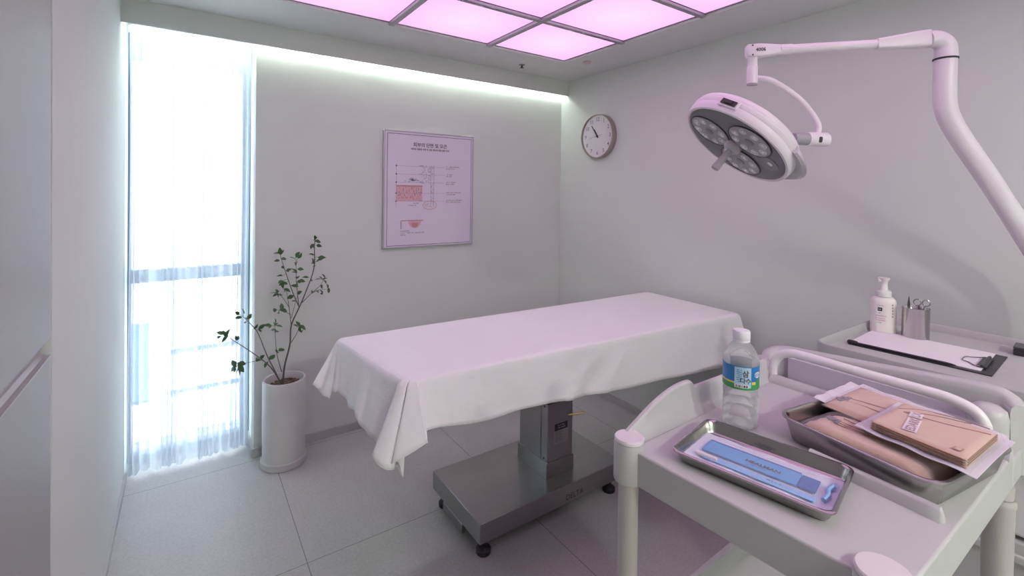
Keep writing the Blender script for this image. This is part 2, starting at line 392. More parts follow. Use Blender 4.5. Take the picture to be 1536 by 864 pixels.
# ---------------------------------------------------------------- potted plant
STEMS = [(0.0045,[(0.433,2.8,0.455),(0.445,2.8,0.523),(0.471,2.8,0.64),(0.477,2.8,0.741),(0.517,2.8,0.838),(0.545,2.8,0.906),(0.592,2.8,1.047),(0.594,2.8,1.172),(0.599,2.8,1.218)]),(0.003,[(0.433,2.8,0.463),(0.373,2.775,0.541),(0.288,2.75,0.638),(0.215,2.725,0.711),(0.169,2.7,0.76)]),(0.003,[(0.428,2.8,0.461),(0.397,2.814,0.508),(0.362,2.828,0.591),(0.319,2.842,0.715),(0.285,2.856,0.767),(0.251,2.87,0.808)]),(0.002,[(0.428,2.78,0.503),(0.402,2.76,0.604),(0.389,2.74,0.72),(0.386,2.72,0.77)]),(0.002,[(0.477,2.8,0.741),(0.468,2.825,0.849),(0.459,2.85,0.932)]),(0.0025,[(0.517,2.8,0.838),(0.486,2.812,0.921),(0.454,2.825,1.024),(0.432,2.838,1.105),(0.427,2.85,1.135)]),(0.002,[(0.514,2.8,0.853),(0.497,2.775,0.987),(0.49,2.75,1.103)]),(0.002,[(0.531,2.8,0.862),(0.577,2.79,0.91),(0.623,2.78,0.953),(0.641,2.77,0.995)]),(0.0015,[(0.577,2.79,0.91),(0.613,2.775,0.929),(0.659,2.76,0.932)]),(0.002,[(0.471,2.8,0.64),(0.499,2.77,0.7),(0.507,2.74,0.751)]),(0.0015,[(0.329,2.76,0.592),(0.288,2.747,0.596),(0.245,2.733,0.599),(0.215,2.72,0.59)]),(0.0015,[(0.475,2.8,0.802),(0.436,2.785,0.831),(0.406,2.77,0.844)]),(0.0015,[(0.467,2.8,0.844),(0.431,2.82,0.905),(0.411,2.84,0.919)]),(0.0015,[(0.477,2.8,0.782),(0.492,2.79,0.853),(0.501,2.78,0.905)])]
LEAVES = [(0.169,2.7,0.76,0.141,2.689,0.783),(0.169,2.7,0.76,0.133,2.684,0.768),(0.169,2.7,0.76,0.157,2.696,0.75),(0.169,2.7,0.76,0.168,2.686,0.78),(0.251,2.87,0.808,0.224,2.853,0.833),(0.251,2.87,0.808,0.251,2.866,0.838),(0.251,2.87,0.808,0.231,2.887,0.802),(0.266,2.864,0.79,0.282,2.876,0.802),(0.27,2.862,0.785,0.264,2.873,0.776),(0.301,2.849,0.742,0.309,2.838,0.752),(0.311,2.845,0.726,0.338,2.846,0.746),(0.386,2.72,0.77,0.35,2.711,0.785),(0.386,2.72,0.77,0.402,2.707,0.774),(0.386,2.72,0.77,0.384,2.704,0.798),(0.388,2.731,0.742,0.395,2.72,0.744),(0.387,2.728,0.751,0.381,2.745,0.748),(0.371,2.824,0.571,0.39,2.838,0.573),(0.4,2.756,0.625,0.403,2.769,0.621),(0.399,2.755,0.633,0.427,2.767,0.627),(0.322,2.76,0.599,0.328,2.748,0.612),(0.31,2.754,0.594,0.309,2.746,0.6),(0.352,2.769,0.564,0.351,2.774,0.56),(0.215,2.72,0.59,0.2,2.729,0.609),(0.215,2.72,0.59,0.196,2.734,0.58),(0.216,2.72,0.591,0.216,2.736,0.588),(0.224,2.724,0.593,0.229,2.707,0.585),(0.236,2.73,0.597,0.234,2.734,0.601),(0.215,2.72,0.59,0.224,2.727,0.563),(0.507,2.74,0.751,0.502,2.74,0.762),(0.506,2.741,0.75,0.523,2.728,0.744),(0.504,2.751,0.732,0.513,2.75,0.728),(0.506,2.743,0.746,0.49,2.727,0.757),(0.406,2.77,0.844,0.391,2.787,0.842),(0.412,2.773,0.841,0.413,2.788,0.829),(0.422,2.778,0.837,0.425,2.78,0.859),(0.435,2.785,0.832,0.434,2.777,0.838),(0.411,2.84,0.919,0.413,2.856,0.931),(0.411,2.84,0.919,0.396,2.843,0.925),(0.419,2.832,0.914,0.417,2.848,0.904),(0.425,2.826,0.91,0.43,2.84,0.912),(0.427,2.85,1.135,0.407,2.85,1.141),(0.427,2.85,1.135,0.426,2.847,1.149),(0.432,2.838,1.107,0.445,2.842,1.109),(0.432,2.838,1.107,0.409,2.835,1.102),(0.443,2.831,1.064,0.437,2.818,1.065),(0.449,2.828,1.043,0.465,2.82,1.049),(0.453,2.826,1.027,0.422,2.838,1.017),(0.468,2.82,0.98,0.446,2.801,0.978),(0.462,2.822,0.997,0.424,2.804,0.99),(0.466,2.82,0.985,0.436,2.825,0.975),(0.459,2.85,0.932,0.46,2.841,0.934),(0.459,2.85,0.932,0.45,2.851,0.933),(0.463,2.838,0.893,0.479,2.837,0.894),(0.496,2.785,0.878,0.489,2.779,0.881),(0.49,2.75,1.103,0.477,2.77,1.121),(0.49,2.75,1.103,0.494,2.738,1.139),(0.49,2.75,1.103,0.51,2.747,1.132),(0.49,2.751,1.097,0.488,2.739,1.099),(0.493,2.761,1.053,0.486,2.766,1.052),(0.493,2.76,1.058,0.513,2.751,1.058),(0.496,2.769,1.014,0.5,2.764,1.014),(0.497,2.775,0.986,0.513,2.785,0.984),(0.5,2.779,0.965,0.489,2.772,0.966),(0.497,2.774,0.992,0.526,2.776,0.989),(0.506,2.788,0.918,0.508,2.804,0.915),(0.505,2.787,0.923,0.511,2.771,0.926),(0.599,2.8,1.218,0.595,2.782,1.225),(0.598,2.8,1.212,0.586,2.789,1.215),(0.597,2.8,1.202,0.616,2.811,1.199),(0.595,2.8,1.178,0.587,2.805,1.179),(0.595,2.8,1.179,0.616,2.789,1.177),(0.594,2.8,1.128,0.581,2.793,1.13),(0.593,2.8,1.102,0.624,2.787,1.1),(0.593,2.8,1.112,0.634,2.798,1.109),(0.593,2.8,1.062,0.591,2.782,1.065),(0.593,2.8,1.099,0.589,2.808,1.098),(0.593,2.8,1.08,0.591,2.816,1.078),(0.593,2.8,1.091,0.618,2.818,1.086),(0.574,2.8,0.992,0.551,2.809,1.002),(0.573,2.8,0.99,0.582,2.818,0.984),(0.579,2.789,0.912,0.575,2.77,0.917),(0.641,2.77,0.995,0.639,2.762,1.005),(0.634,2.774,0.978,0.616,2.793,0.988),(0.635,2.773,0.982,0.649,2.784,0.973),(0.659,2.76,0.932,0.663,2.756,0.925),(0.658,2.76,0.932,0.661,2.778,0.948),(0.623,2.78,0.953,0.634,2.785,0.943),(0.607,2.777,0.926,0.611,2.79,0.922),(0.626,2.771,0.93,0.625,2.762,0.923),(0.205,2.72,0.721,0.213,2.707,0.739)]
pc = Vector((0.445, 2.80, 0)); PLOC = Vector((0.447, 2.818, 0))
pp = thing('potted_plant', 'slim leafy branching shrub in a tall white cylindrical pot by the window', 'plant', PLOC)
obj('saucer', lathe(NB(), [(.112, 0), (.116, .004), (.116, .034), (.112, .038), (.104, .038), (.104, .012)], n=56, cap1=True), mat('saucer_grey', (.55, .55, .54), .5), pp, smooth=True)
obj('pot', lathe(NB(), [(.100, .0125), (.104, .016), (.106, .03), (.108, .20), (.108, .455), (.106, .460), (.097, .460), (.094, .456), (.094, .41), (.0, .41)], n=64), mat('pot_white', (.66, .67, .645), .42, noise=(3, .02)), pp, smooth=True)
bm = NB(); R_ = random.Random(3)
for i in range(230):
    a = R_.uniform(0, 2 * PI); r = .088 * math.sqrt(R_.random()); s = R_.uniform(.006, .010)
    mt = Matrix.Translation((r * math.cos(a), r * math.sin(a), .413 + R_.uniform(0, .012))) @ Matrix.Rotation(R_.uniform(0, PI), 4, 'Z') @ Matrix.Rotation(R_.uniform(-.5, .5), 4, 'X') @ Matrix.Diagonal((s * 1.4, s, s * .7, 1))
    bmesh.ops.create_icosphere(bm, subdivisions=1, radius=1, matrix=mt)
pb = obj('pebbles', bm, mat('brown_clay_pebbles', (.17, .115, .07), .7, noise=(40, .6)), pp, smooth=True); pb['kind'] = 'stuff'
base = Vector((0.438, 2.80, .425))
bm = NB()
for r, L in STEMS:
    P = [Vector(p) - pc for p in L]
    if L[0][2] < .50: P[0] = Vector((base.x - pc.x + (P[0].x - (base.x - pc.x)) * .3, 0, .415))
    tube(bm, P, (lambda t, r=r: r * (1.15 - .7 * t)), n=8, smooth=5)
obj('stem', bm, mat('bark_grey_brown', (.13, .115, .095), .8, noise=(60, .3)), pp, smooth=True)
bm = NB(); R_ = random.Random(8)
def leaf(o, d, L, wd, nrm):
    d = d.normalized(); s = d.cross(nrm).normalized(); u = s.cross(d)
    prof = [(0, .04), (.15, .45), (.35, .92), (.5, 1), (.7, .78), (.88, .35), (1, .02)]
    rows_ = []
    for t, w in prof:
        c = o + d * L * t - u * (L * .18 * t * t)
        rows_.append([c - s * wd * w + u * wd * w * .35, c, c + s * wd * w + u * wd * w * .35])
    vr = [[bm.verts.new(p) for p in r] for r in rows_]
    for a, b in zip(vr, vr[1:]):
        bm.faces.new((a[0], a[1], b[1], b[0])); bm.faces.new((a[1], a[2], b[2], b[1]))
for (sx, sy, sz, lx, ly, lz) in LEAVES:
    s = Vector((sx, sy, sz)); l = Vector((lx, ly, lz)); dv = l - s
    if dv.length < .012: dv = Vector((R_.uniform(-1, 1), R_.uniform(-.6, .6), R_.uniform(-.2, 1))).normalized() * .015
    d = (dv.normalized() + Vector((R_.uniform(-.3, .3), R_.uniform(-.5, .5), R_.uniform(-.25, .35)))).normalized()
    L = R_.uniform(.030, .048); nrm = Vector((R_.uniform(-.7, .7), -.6 + R_.uniform(-.5, .5), R_.uniform(.1, 1)))
    o = l - d * L * .5 - pc
    if (l - s).length > .03: tube(bm, [s - pc, o], .0009, n=5)
    leaf(o, d, L, L * R_.uniform(.22, .30), nrm)
    if R_.random() < .9:
        d2 = (d + Vector((R_.uniform(-1, 1), R_.uniform(-1, 1), R_.uniform(-1, 1))) * .9).normalized(); L2 = L * R_.uniform(.5, .8)
        leaf(o, d2, L2, L2 * .22, nrm)
M_leaf = mat('leaf_green', (.045, .115, .035), .45, noise=(25, .35))
obj('leaves', bm, M_leaf, pp, smooth=60)

# ---------------------------------------------------------------- poster
ps = thing('framed_poster', 'framed lavender medical chart poster with skin diagram on window wall', 'poster', (1.3575, YB, 1.5025))
W2, H2 = .3275, .3825
bm = NB()
for a in ((-W2, -W2 + .009, -H2, H2), (W2 - .009, W2, -H2, H2), (-W2 + .009, W2 - .009, H2 - .009, H2), (-W2 + .009, W2 - .009, -H2, -H2 + .009)):
    box(bm, a[0], a[1], -.026, 0, a[2], a[3])
obj('frame', bm, mat('poster_frame_silver', (.50, .49, .53), .35, .4), ps, bevel=.0015)
obj('print', B(-W2 + .009, W2 - .009, -.022, -.001, -H2 + .009, H2 - .009), mat('poster_lavender', (.76, .71, .82), .35), ps)
PM = Matrix.Translation((0, -.0226, 0)) @ Matrix(((1, 0, 0, 0), (0, 0, -1, 0), (0, 1, 0, 0), (0, 0, 0, 1)))
M_pk = mat('poster_pink', (.72, .46, .50), .5); M_pk2 = mat('poster_red', (.58, .28, .30), .5); M_gl = mat('poster_grey_line', (.28, .25, .33), .5); M_bl = mat('poster_blue_grey', (.38, .40, .52), .5)
bm = NB()   # 0 ink 1 pink 2 red 3 grey 4 bluegrey
xa, xb, ya, yb = -.304, .311, -.368, .361
for q in ((xa, xb, yb - .003, yb), (xa, xb, ya, ya + .003), (xa, xa + .003, ya, yb), (xb - .003, xb, ya, yb)): quad(bm, PM, *q, mi=0)
text(bm, '피부의 단면 및 모근', .030, PM @ Matrix.Translation((-.005, .285, 0)), 'CENTER', .0006)
text(bm, '피부와 모발의 구조 및 성장 과정에 대한 설명 안내', .0135, PM @ Matrix.Translation((-.005, .262, 0)), 'CENTER', .0004)
for x in (-.243, .0, .022): quad(bm, PM, x, x + .0018, -.11, .165, 3)
for i in range(5):
    y = .152 - .053 * i - (.018 if i > 2 else 0)
    quad(bm, PM, -.243, .10, y, y + .0012, 3)
    glyphs(bm, PM, .115, y + .002, (13, 9, 10, 15, 14)[i], .0085, 0, 30 + i); glyphs(bm, PM, .115, y - .011, (7, 5, 9, 8, 13)[i], .0085, 0, 50 + i)
    glyphs(bm, PM, -.085, y, 3, .008, 0, 70 + i); quad(bm, PM, -.247, -.238, y - .004, y + .004, 0)
R_ = random.Random(6)
for i in range(150):
    x = R_.uniform(-.07, .02); y = R_.uniform(.035, .158); quad(bm, PM, x, x + R_.uniform(.002, .009), y, y + R_.uniform(.001, .004), 4 if R_.random() < .6 else 3)
for i in range(60):
    x = R_.uniform(.0, .022); y = R_.uniform(-.09, .03); quad(bm, PM, x, x + .004, y, y + .002, 3)
for i in range(40):
    x = -.14 + R_.gauss(0, .022); y = .062 + R_.gauss(0, .008); quad(bm, PM, x, x + .012, y, y + .0025, 4)
quad(bm, PM @ Matrix.Translation((0, 0, -.0001)), -.243, -.06, -.078, .028, 1); quad(bm, PM, -.243, -.06, .018, .026, 2)
for i in range(80):
    x = R_.uniform(-.235, -.068); y = R_.uniform(-.07, .01); quad(bm, PM, x, x + R_.uniform(.002, .005), y, y + R_.uniform(.004, .014), 2 if R_.random() < .6 else 3)
def ring(bm, mt, cx, cy, rx, ry, w, mi, a0=0, a1=2 * PI, n=36):
    for i in range(n):
        a, b = a0 + (a1 - a0) * i / n, a0 + (a1 - a0) * (i + 1) / n
        vs = [bm.verts.new(mt @ Vector((cx + (rx + q) * math.cos(t), cy + (ry + q) * math.sin(t), 0))) for t, q in ((a, 0), (b, 0), (b, w), (a, w))]
        bm.faces.new(vs).material_index = mi
ring(bm, PM, -.005, -.105, .048, .026, .003, 2)
for i in range(26):
    x = R_.uniform(-.045, .032); y = R_.uniform(-.12, -.09); quad(bm, PM, x, x + .006, y, y + .002, 2 if i % 2 else 3)
glyphs(bm, PM, -.13, -.095, 6, .008, 0, 91); glyphs(bm, PM, -.16, -.108, 10, .006, 0, 92)
quad(bm, PM, -.21, -.205, -.26, -.205, 3); quad(bm, PM, -.205, -.05, -.208, -.202, 2)
vs = [bm.verts.new(PM @ Vector((-.112 + .045 * math.cos(t), -.208 + .048 * math.sin(t), 0))) for t in [PI + PI * i / 16 for i in range(17)]]
bm.faces.new(vs).material_index = 1
vs = [bm.verts.new(PM @ Vector((-.112 + .026 * math.cos(t), -.222 + .030 * math.sin(t), .0002))) for t in [PI + PI * i / 12 for i in range(13)]]
bm.faces.new(vs).material_index = 2
for i, (n_, y) in enumerate(((7, -.277), (21, -.290), (7, -.303))): glyphs(bm, PM, -.21, y, n_, .0085, 0, 95 + i)
obj('chart_drawing', bm, [M_ink, M_pk, M_pk2, M_gl, M_bl], ps)

# ---------------------------------------------------------------- wall clock
ck = thing('wall_clock', 'round wall clock with silver rim and white dial on right wall', 'clock', (XR, 2.508, 1.913))
CKM = frame3((0, 0, 0), (0, -1, 0), (0, 0, 1))      # local x right, y up, z out of the wall
RC = .163
obj('rim', lathe(NB(), [(RC - .012, 0), (RC, .004), (RC, .040), (RC - .003, .045), (RC - .007, .045), (RC - .009, .030)], n=72, mtx=CKM, cap1=False), mat('clock_rim', (.45, .41, .36), .3, .9), ck, smooth=True)
obj('dial', lathe(NB(), [(RC - .0095, .001), (RC - .0095, .030)], n=64, mtx=CKM), mat('clock_dial', (.74, .74, .75), .5), ck)
m2 = CKM @ Matrix.Translation((0, 0, .0306)); M_num = mat('numeral_grey', (.16, .16, .17), .5)
for h in range(1, 13):
    a = PI / 2 - h * PI / 6; q = .124
    bm = NB(); text(bm, str(h), .039, m2 @ Matrix.Translation((q * math.cos(a), q * math.sin(a) - .012, 0)), 'CENTER', .0004); obj('numeral', bm, M_num, ck)
def hand(ang, L, w, back, z, name, m):
    bm = NB(); mt = CKM @ Matrix.Translation((0, 0, z)) @ Matrix.Rotation(PI / 2 - ang, 4, 'Z'); box(bm, -back, L, -w, w, 0, .0015, mtx=mt); obj(name, bm, m, ck)
hand(math.radians(324), .098, .0028, .015, .034, 'minute_hand', M_blackp); hand(math.radians(327), .062, .0045, .012, .0322, 'hour_hand', M_blackp)
hand(math.radians(262), .075, .0010, .055, .036, 'second_hand', mat('second_hand_grey', (.35, .34, .34), .4))
obj('hub', lathe(NB(), [(.008, .0322), (.008, .038), (.003, .040)], n=20, mtx=CKM), M_blackp, ck, smooth=True)
# ---------------------------------------------------------------- operating table
ot = thing('operating_table', 'stainless steel treatment table on wide low base with single square column', 'table', (1.40, 1.83, 0))
Z = lambda b: b.transform(Matrix.Translation((-1.40, -1.83, 0))) or b
def ob(name, bm, m, par=ot, **k): Z(bm); return obj(name, bm, m, par, **k)
bs = ob('base', B(.975, 1.80, 1.605, 2.045, .075, .16), M_steel, bevel=.003)
bm = NB()
for y in (1.78, 1.90): box(bm, 1.0, 1.78, y, y + .03, .045, .0755)
ob('base_rail', bm, mat('rail_dark_steel', (.25, .25, .25), .4, .8))
ob('side_bracket', B(.972, .99, 1.75, 1.93, .035, .0752), M_steel, bevel=.002)
for x, y in ((1.02, 1.65), (1.02, 2.0), (1.755, 1.65), (1.755, 2.0)):
    ob('foot', lathe(NB(), [(.028, 0), (.031, .004), (.031, .020), (.022, .028), (.012, .032), (.012, .076)], (x, y, 0), n=28), M_black, smooth=True)
bm = NB(); m3 = frame3((1.43, 1.6045, .092), (1, 0, 0), (0, 0, 1)); text(bm, 'DELTA', .036, m3, 'LEFT', .0004)
ob('lettering', bm, M_ink)
cxa, cxb, cya, cyb = 1.385, 1.552, 1.69, 1.925
bm = NB()
loft(bm, [rrect((cxa + cxb) / 2, (cya + cyb) / 2, (cxb - cxa) / 2, (cyb - cya) / 2, .004, z) for z in (.16, .232)])
ob('collar', bm, M_steel, bevel=.001)
bm = NB()
e = .006
box(bm, cxa + e, cxb - e, cya + e, cya + .052, .225, .505)      # front shell
box(bm, cxa + e, cxb - e, cya + .056, cya + .10, .225, .60)
box(bm, cxa + e + .002, cxb - e, cya + .101, cyb - e, .225, .64)
ob('column', bm, M_steel, bevel=.0015)
ob('column_core', B(cxa + .02, cxb - .02, cya + .02, cyb - .02, .22, .74), M_black)
for z in (.245, .49): 
    bm = NB(); lathe(bm, [(.0045, 0), (.0045, .002), (.002, .003)], n=12, mtx=frame3((cxa + e, cya + .03, z), (0, 1, 0), (0, 0, 1)) @ Matrix.Rotation(PI, 4, 'X'))
    ob('screw', bm, M_blackp)
m4 = frame3((cxa + .045, cya + e - .0006, .305), (1, 0, 0), (0, 0, 1))
npl = ob('rating_plate', quad(quad(NB(), m4, 0, .088, 0, .100, 0), m4, .004, .084, .064, .097, 1, .0004), [mat('plate_silver', (.45, .43, .42), .35, .8), M_blackp])
bm = NB(); m5 = m4 @ Matrix.Translation((0, 0, .0008))
glyphs(bm, m5, .022, .084, 8, .006, 0, 5); glyphs(bm, m5, .022, .073, 8, .006, 0, 6)
for i in range(4):
    quad(bm, m5, .008, .080, .012 + .013 * i, .0128 + .013 * i, 1)
    glyphs(bm, m5, .010, .015 + .013 * i, 9, .005, 1, 9 + i)
ob('plate_print', bm, [M_paper, M_ink])
ob('brass_lever', tube(NB(), [(1.52, 1.70, .425), (1.60, 1.67, .428)], .0055, 12), mat('brass', (.55, .38, .16), .3, 1.0), smooth=True)
bm = NB(); tube(bm, [(1.50, 1.68, .53), (1.60, 1.66, .548), (1.69, 1.64, .552)], .006, 10, smooth=4); lathe(bm, [(.001, -.01), (.010, -.008), (.011, 0), (.010, .008), (.001, .01)], (1.69, 1.64, .552), 14)
ob('adjusting_lever', bm, M_blackp, smooth=True)
bm = NB(); box(bm, 1.30, 1.66, 1.66, 1.90, .70, .75); box(bm, .72, 2.34, 1.60, 1.64, .745, .785); box(bm, .72, 2.34, 1.84, 1.88, .745, .785)
ob('top_frame', bm, M_steel)
bm = NB()
TQ = [(.55, 2.035), (.62, 1.485), (2.40, 1.385), (2.42, 1.965)]
loft(bm, [[Vector((x, y, z)) for x, y in TQ] for z in (.785, .862)])
ob('mattress', bm, mat('mattress_grey', (.2, .2, .21), .6))

# ---------------------------------------------------------------- draped bed sheet
ZT = .868
FR, FL, NL, NR = Vector((2.44, 1.985, ZT)), Vector((.528, 2.055, ZT)), Vector((.600, 1.468, ZT)), Vector((2.425, 1.365, ZT))
def rc(c, d1, d2, t, r=.035):     # rounded corner of the top outline
    p0, p2 = c + d1 * r, c + d2 * r; return (1 - t) ** 2 * p0 + 2 * t * (1 - t) * c + t * t * p2
eX = Vector((1, -.045, 0)).normalized(); eY = Vector((.05, -1, 0)).normalized()
V_ = Vector
prs = [   # (top point, hem point)
 (FR.lerp(FL, .02), (2.40, 2.05, .64)), (FR.lerp(FL, .25), (1.95, 2.05, .66)), (FR.lerp(FL, .5), (1.48, 2.075, .67)), (FR.lerp(FL, .75), (1.0, 2.085, .68)), (FR.lerp(FL, .92), (.68, 2.10, .69)),
 (FR.lerp(FL, .975), (.55, 2.12, .70)), (rc(FL, eX, eY, .2), (.47, 2.06, .71)), (rc(FL, eX, eY, .43), (.426, 1.998, .717)), (rc(FL, eX, eY, .45), (.426, 1.996, .716)), (rc(FL, eX, eY, .6), (.448, 1.985, .690)), (rc(FL, eX, eY, .7), (.447, 1.945, .684)), (rc(FL, eX, eY, .8), (.463, 1.915, .682)), (rc(FL, eX, eY, .82), (.464, 1.914, .682)), (rc(FL, eX, eY, .9), (.475, 1.935, .700)), (rc(FL, eX, eY, .95), (.483, 1.91, .703)), (FL.lerp(NL, .10), (.497, 1.895, .708)), (FL.lerp(NL, .22), (.502, 1.846, .703)), (FL.lerp(NL, .36), (.505, 1.782, .692)),
 (FL.lerp(NL, .55), (.500, 1.672, .700)), (FL.lerp(NL, .64), (.503, 1.643, .676)), (FL.lerp(NL, .78), (.510, 1.590, .675)), (FL.lerp(NL, .90), (.527, 1.543, .658)),
 (rc(NL, -eY, eX, .05), (.525, 1.520, .640)), (rc(NL, -eY, eX, .15), (.487, 1.460, .668)), (rc(NL, -eY, eX, .28), (.486, 1.430, .656)), (rc(NL, -eY, eX, .40), (.508, 1.405, .640)), (rc(NL, -eY, eX, .5), (.535, 1.405, .630)),
 (rc(NL, -eY, eX, .56), (.560, 1.450, .610)), (rc(NL, -eY, eX, .60), (.578, 1.440, .578)), (rc(NL, -eY, eX, .605), (.579, 1.440, .578)), (rc(NL, -eY, eX, .64), (.560, 1.425, .635)),
 (rc(NL, -eY, eX, .70), (.528, 1.398, .655)), (rc(NL, -eY, eX, .80), (.575, 1.378, .678)), (rc(NL, -eY, eX, .90), (.627, 1.362, .706)), (rc(NL, -eY, eX, .905), (.628, 1.362, .707)), (rc(NL, -eY, eX, .97), (.640, 1.390, .722)),
 (NL.lerp(NR, .025), (.645, 1.41, .718)), (NL.lerp(NR, .05), (.700, 1.42, .712)), (NL.lerp(NR, .11), (.803, 1.418, .697)), (NL.lerp(NR, .17), (.912, 1.412, .690)), (NL.lerp(NR, .24), (1.03, 1.41, .691)),
 (NL.lerp(NR, .31), (1.15, 1.40, .691)), (NL.lerp(NR, .38), (1.28, 1.395, .678)), (NL.lerp(NR, .46), (1.42, 1.385, .670)), (NL.lerp(NR, .59), (1.65, 1.37, .660)), (NL.lerp(NR, .74), (1.93, 1.345, .652)), (NL.lerp(NR, .90), (2.22, 1.325, .635)),
 (NL.lerp(NR, .97), (2.37, 1.30, .62)), (rc(NR, -eX, -eY, .3), (2.43, 1.29, .60)), (rc(NR, -eX, -eY, .6), (2.465, 1.31, .60)), (NR.lerp(FR, .10), (2.47, 1.40, .64)),
 (NR.lerp(FR, .5), (2.48, 1.68, .65)), (NR.lerp(FR, .93), (2.48, 1.95, .64)), (FR + V_((-.01, -.005, 0)), (2.49, 2.04, .61)), (FR + V_((-.03, 0, 0)), (2.45, 2.06, .61)) ]
A = catmull([p[0] for p in prs] + [prs[0][0]], 7); Hm = catmull([p[1] for p in prs] + [prs[0][1]], 7)
A = A[:-1]; Hm = Hm[:-1]; n = len(A); ctr = (FR + FL + NL + NR) / 4
def wr(p):
    x, y = p.x, p.y
    g = lambda c, w, v: math.exp(-((v - c) / w) ** 2)
    d = p.z
    return .010 * g(1.46 + (.868 - d) * -1.1, .020, x) + .012 * g(1.62 - (.868 - d) * .9, .022, x) - .010 * g(1.54 - (.868 - d) * 1.0, .03, x) + .006 * g(2.0 - (.868 - d) * .6, .04, x) + .005 * g(.95 + (.868 - d) * .8, .05, x) + .004 * math.sin(x * 17 + d * 9)
bm = NB(); TT = [0, .02, .05, .09, .14, .2, .28, .37, .47, .58, .7, .82, .92, 1.0]; rings = []
for s in (.25, .55, .8, .93, .975):
    rings.append([bm.verts.new(ctr + (a - ctr) * s + V_((0, 0, .004 * (1 - s) * 0 + .0012 * math.sin(a.x * 5 + s * 9) - (.0015 if s > .95 else 0)))) for a in A])
rings[-1] = rings[-1]
for t in TT:
    rg = []
    for i in range(n):
        a, h = A[i], Hm[i]
        o = V_((h.x - a.x, h.y - a.y, 0)); on = o.normalized() if o.length > 1e-4 else V_((0, 0, 0))
        q = 1 - (1 - min(t / .12, 1)) ** 2
        hor = o * (.10 * q + .90 * t); zz = a.z - .004 + (h.z - a.z) * (t ** 1.0 if t > .12 else t * t / .12 * .5 + t * .5)
        p = V_((a.x + hor.x, a.y + hor.y, zz))
        if t > .05 and a.y < 1.6 and .75 < a.x < 2.3: p += V_((0, -1, 0)) * wr(p) * min(1, t * 2.2)
        if t > .1 and a.x < .62 and a.y > 1.55: p.x += .004 * math.sin(p.y * 60 + t * 5) * t
        rg.append(bm.verts.new(p))
    rings.append(rg)
cv_ = bm.verts.new(ctr)
for i in range(n): bm.faces.new((cv_, rings[0][i], rings[0][(i + 1) % n]))
for a, b in zip(rings, rings[1:]):
    for i in range(n): bm.faces.new((a[i], a[(i + 1) % n], b[(i + 1) % n], b[i]))
M_sheet = mat('white_cotton', (.86, .87, .86), .85, noise=(5, .015), bump=(11, .45, (1, 1, 1.6), .010))
sh = obj('bed_sheet', bm, M_sheet, smooth=80)
md = sh.modifiers.new('s', 'SOLIDIFY'); md.thickness = .0015; md.offset = 1
tag(sh, 'plain white cotton sheet draped over the treatment table, hanging down at corners', 'sheet')
# ---------------------------------------------------------------- surgical lamp
sl = thing('surgical_lamp', 'white swing arm surgical lamp with round tilted head and three LED clusters', 'lamp', (2.36, .26, 0))
LO = Vector((2.36, .26, 0))
def lo(name, bm, m, par=None, **k): bm.transform(Matrix.Translation(-LO)); return obj(name, bm, m, par or sl, **k)
hc = Vector((1.6246, .9469, 1.6763)); hn = Vector((-.5576, .3284, -.7624)).normalized(); ha = Vector((-.5075, -.8617, 0)).normalized(); hb = hn.cross(ha)
HM = Matrix.Identity(4)
for i, v in enumerate((ha, hb, hn)):
    for k in range(3): HM[k][i] = v[k]
HM.translation = hc       # local z = out of the light face
hd = lo('head_ring', lathe(NB(), [(.188, -.004), (.192, .001), (.199, -.001), (.203, -.010), (.205, -.026), (.203, -.030), (.205, -.034), (.206, -.046), (.203, -.050), (.204, -.054), (.200, -.066), (.190, -.076), (.16, -.088), (.10, -.10), (.001, -.104)], n=96, mtx=HM, cap0=False), M_lampw, smooth=35)
fc = lo('face_plate', lathe(NB(), [(.188, -.010), (.188, -.001), (.178, .0005), (.001, .0005)], n=80, mtx=HM), M_lampg, hd, smooth=True)
M_pet = mat('petal_grey', (.36, .36, .37), .25); M_lens = mat('lens_clear', (.75, .75, .76), .12, 0.35); M_ring = mat('petal_gasket', (.03, .03, .035), .4)
for a, d in ((117, .100), (3, .104), (233, .096)):
    a = math.radians(a); cxp, cyp = d * math.cos(a), d * math.sin(a)
    pe = lo('led_cluster', lathe(NB(), [(.077, .0005), (.077, .003), (.075, .0036), (.001, .0036)], (cxp, cyp, 0), n=56, mtx=HM), M_pet, hd, smooth=True)
    lo('gasket', lathe(NB(), [(.0765, .0004), (.0765, .0040), (.0800, .0040), (.0800, .0004)], (cxp, cyp, 0), n=56, mtx=HM, cap0=False, cap1=False), M_ring, pe)
    for k in range(8):
        bm = NB(); bm2 = NB()
        b = 2 * PI * k / 8 + .3; q = .055 if k % 4 else .052
        x, y = cxp + q * math.cos(b), cyp + q * math.sin(b)
        lathe(bm, [(.0145, .0036), (.0145, .0062), (.0120, .0068), (.0105, .0062), (.0092, .0040), (.001, .0040)], (x, y, 0), n=20, mtx=HM)
        lathe(bm2, [(.004, .0040), (.004, .0058), (.001, .0064)], (x, y, 0), n=12, mtx=HM)
        lo('lens', bm, M_lens, pe, smooth=True); lo('diode', bm2, M_paper, pe)
    lo('centre_boss', lathe(NB(), [(.016, .0036), (.016, .0052), (.014, .006), (.001, .006)], (cxp, cyp, 0), n=20, mtx=HM), mat('boss_grey', (.22, .22, .23), .4), pe)
a = math.radians(-53); sx_, sy_ = .128 * math.cos(a), .128 * math.sin(a)
lo('sensor_window', lathe(NB(), [(.040, .0005), (.040, .002), (.038, .0024), (.001, .0024)], (sx_, sy_, 0), n=40, mtx=HM), mat('sensor_grey', (.20, .20, .22), .15), hd, smooth=True)
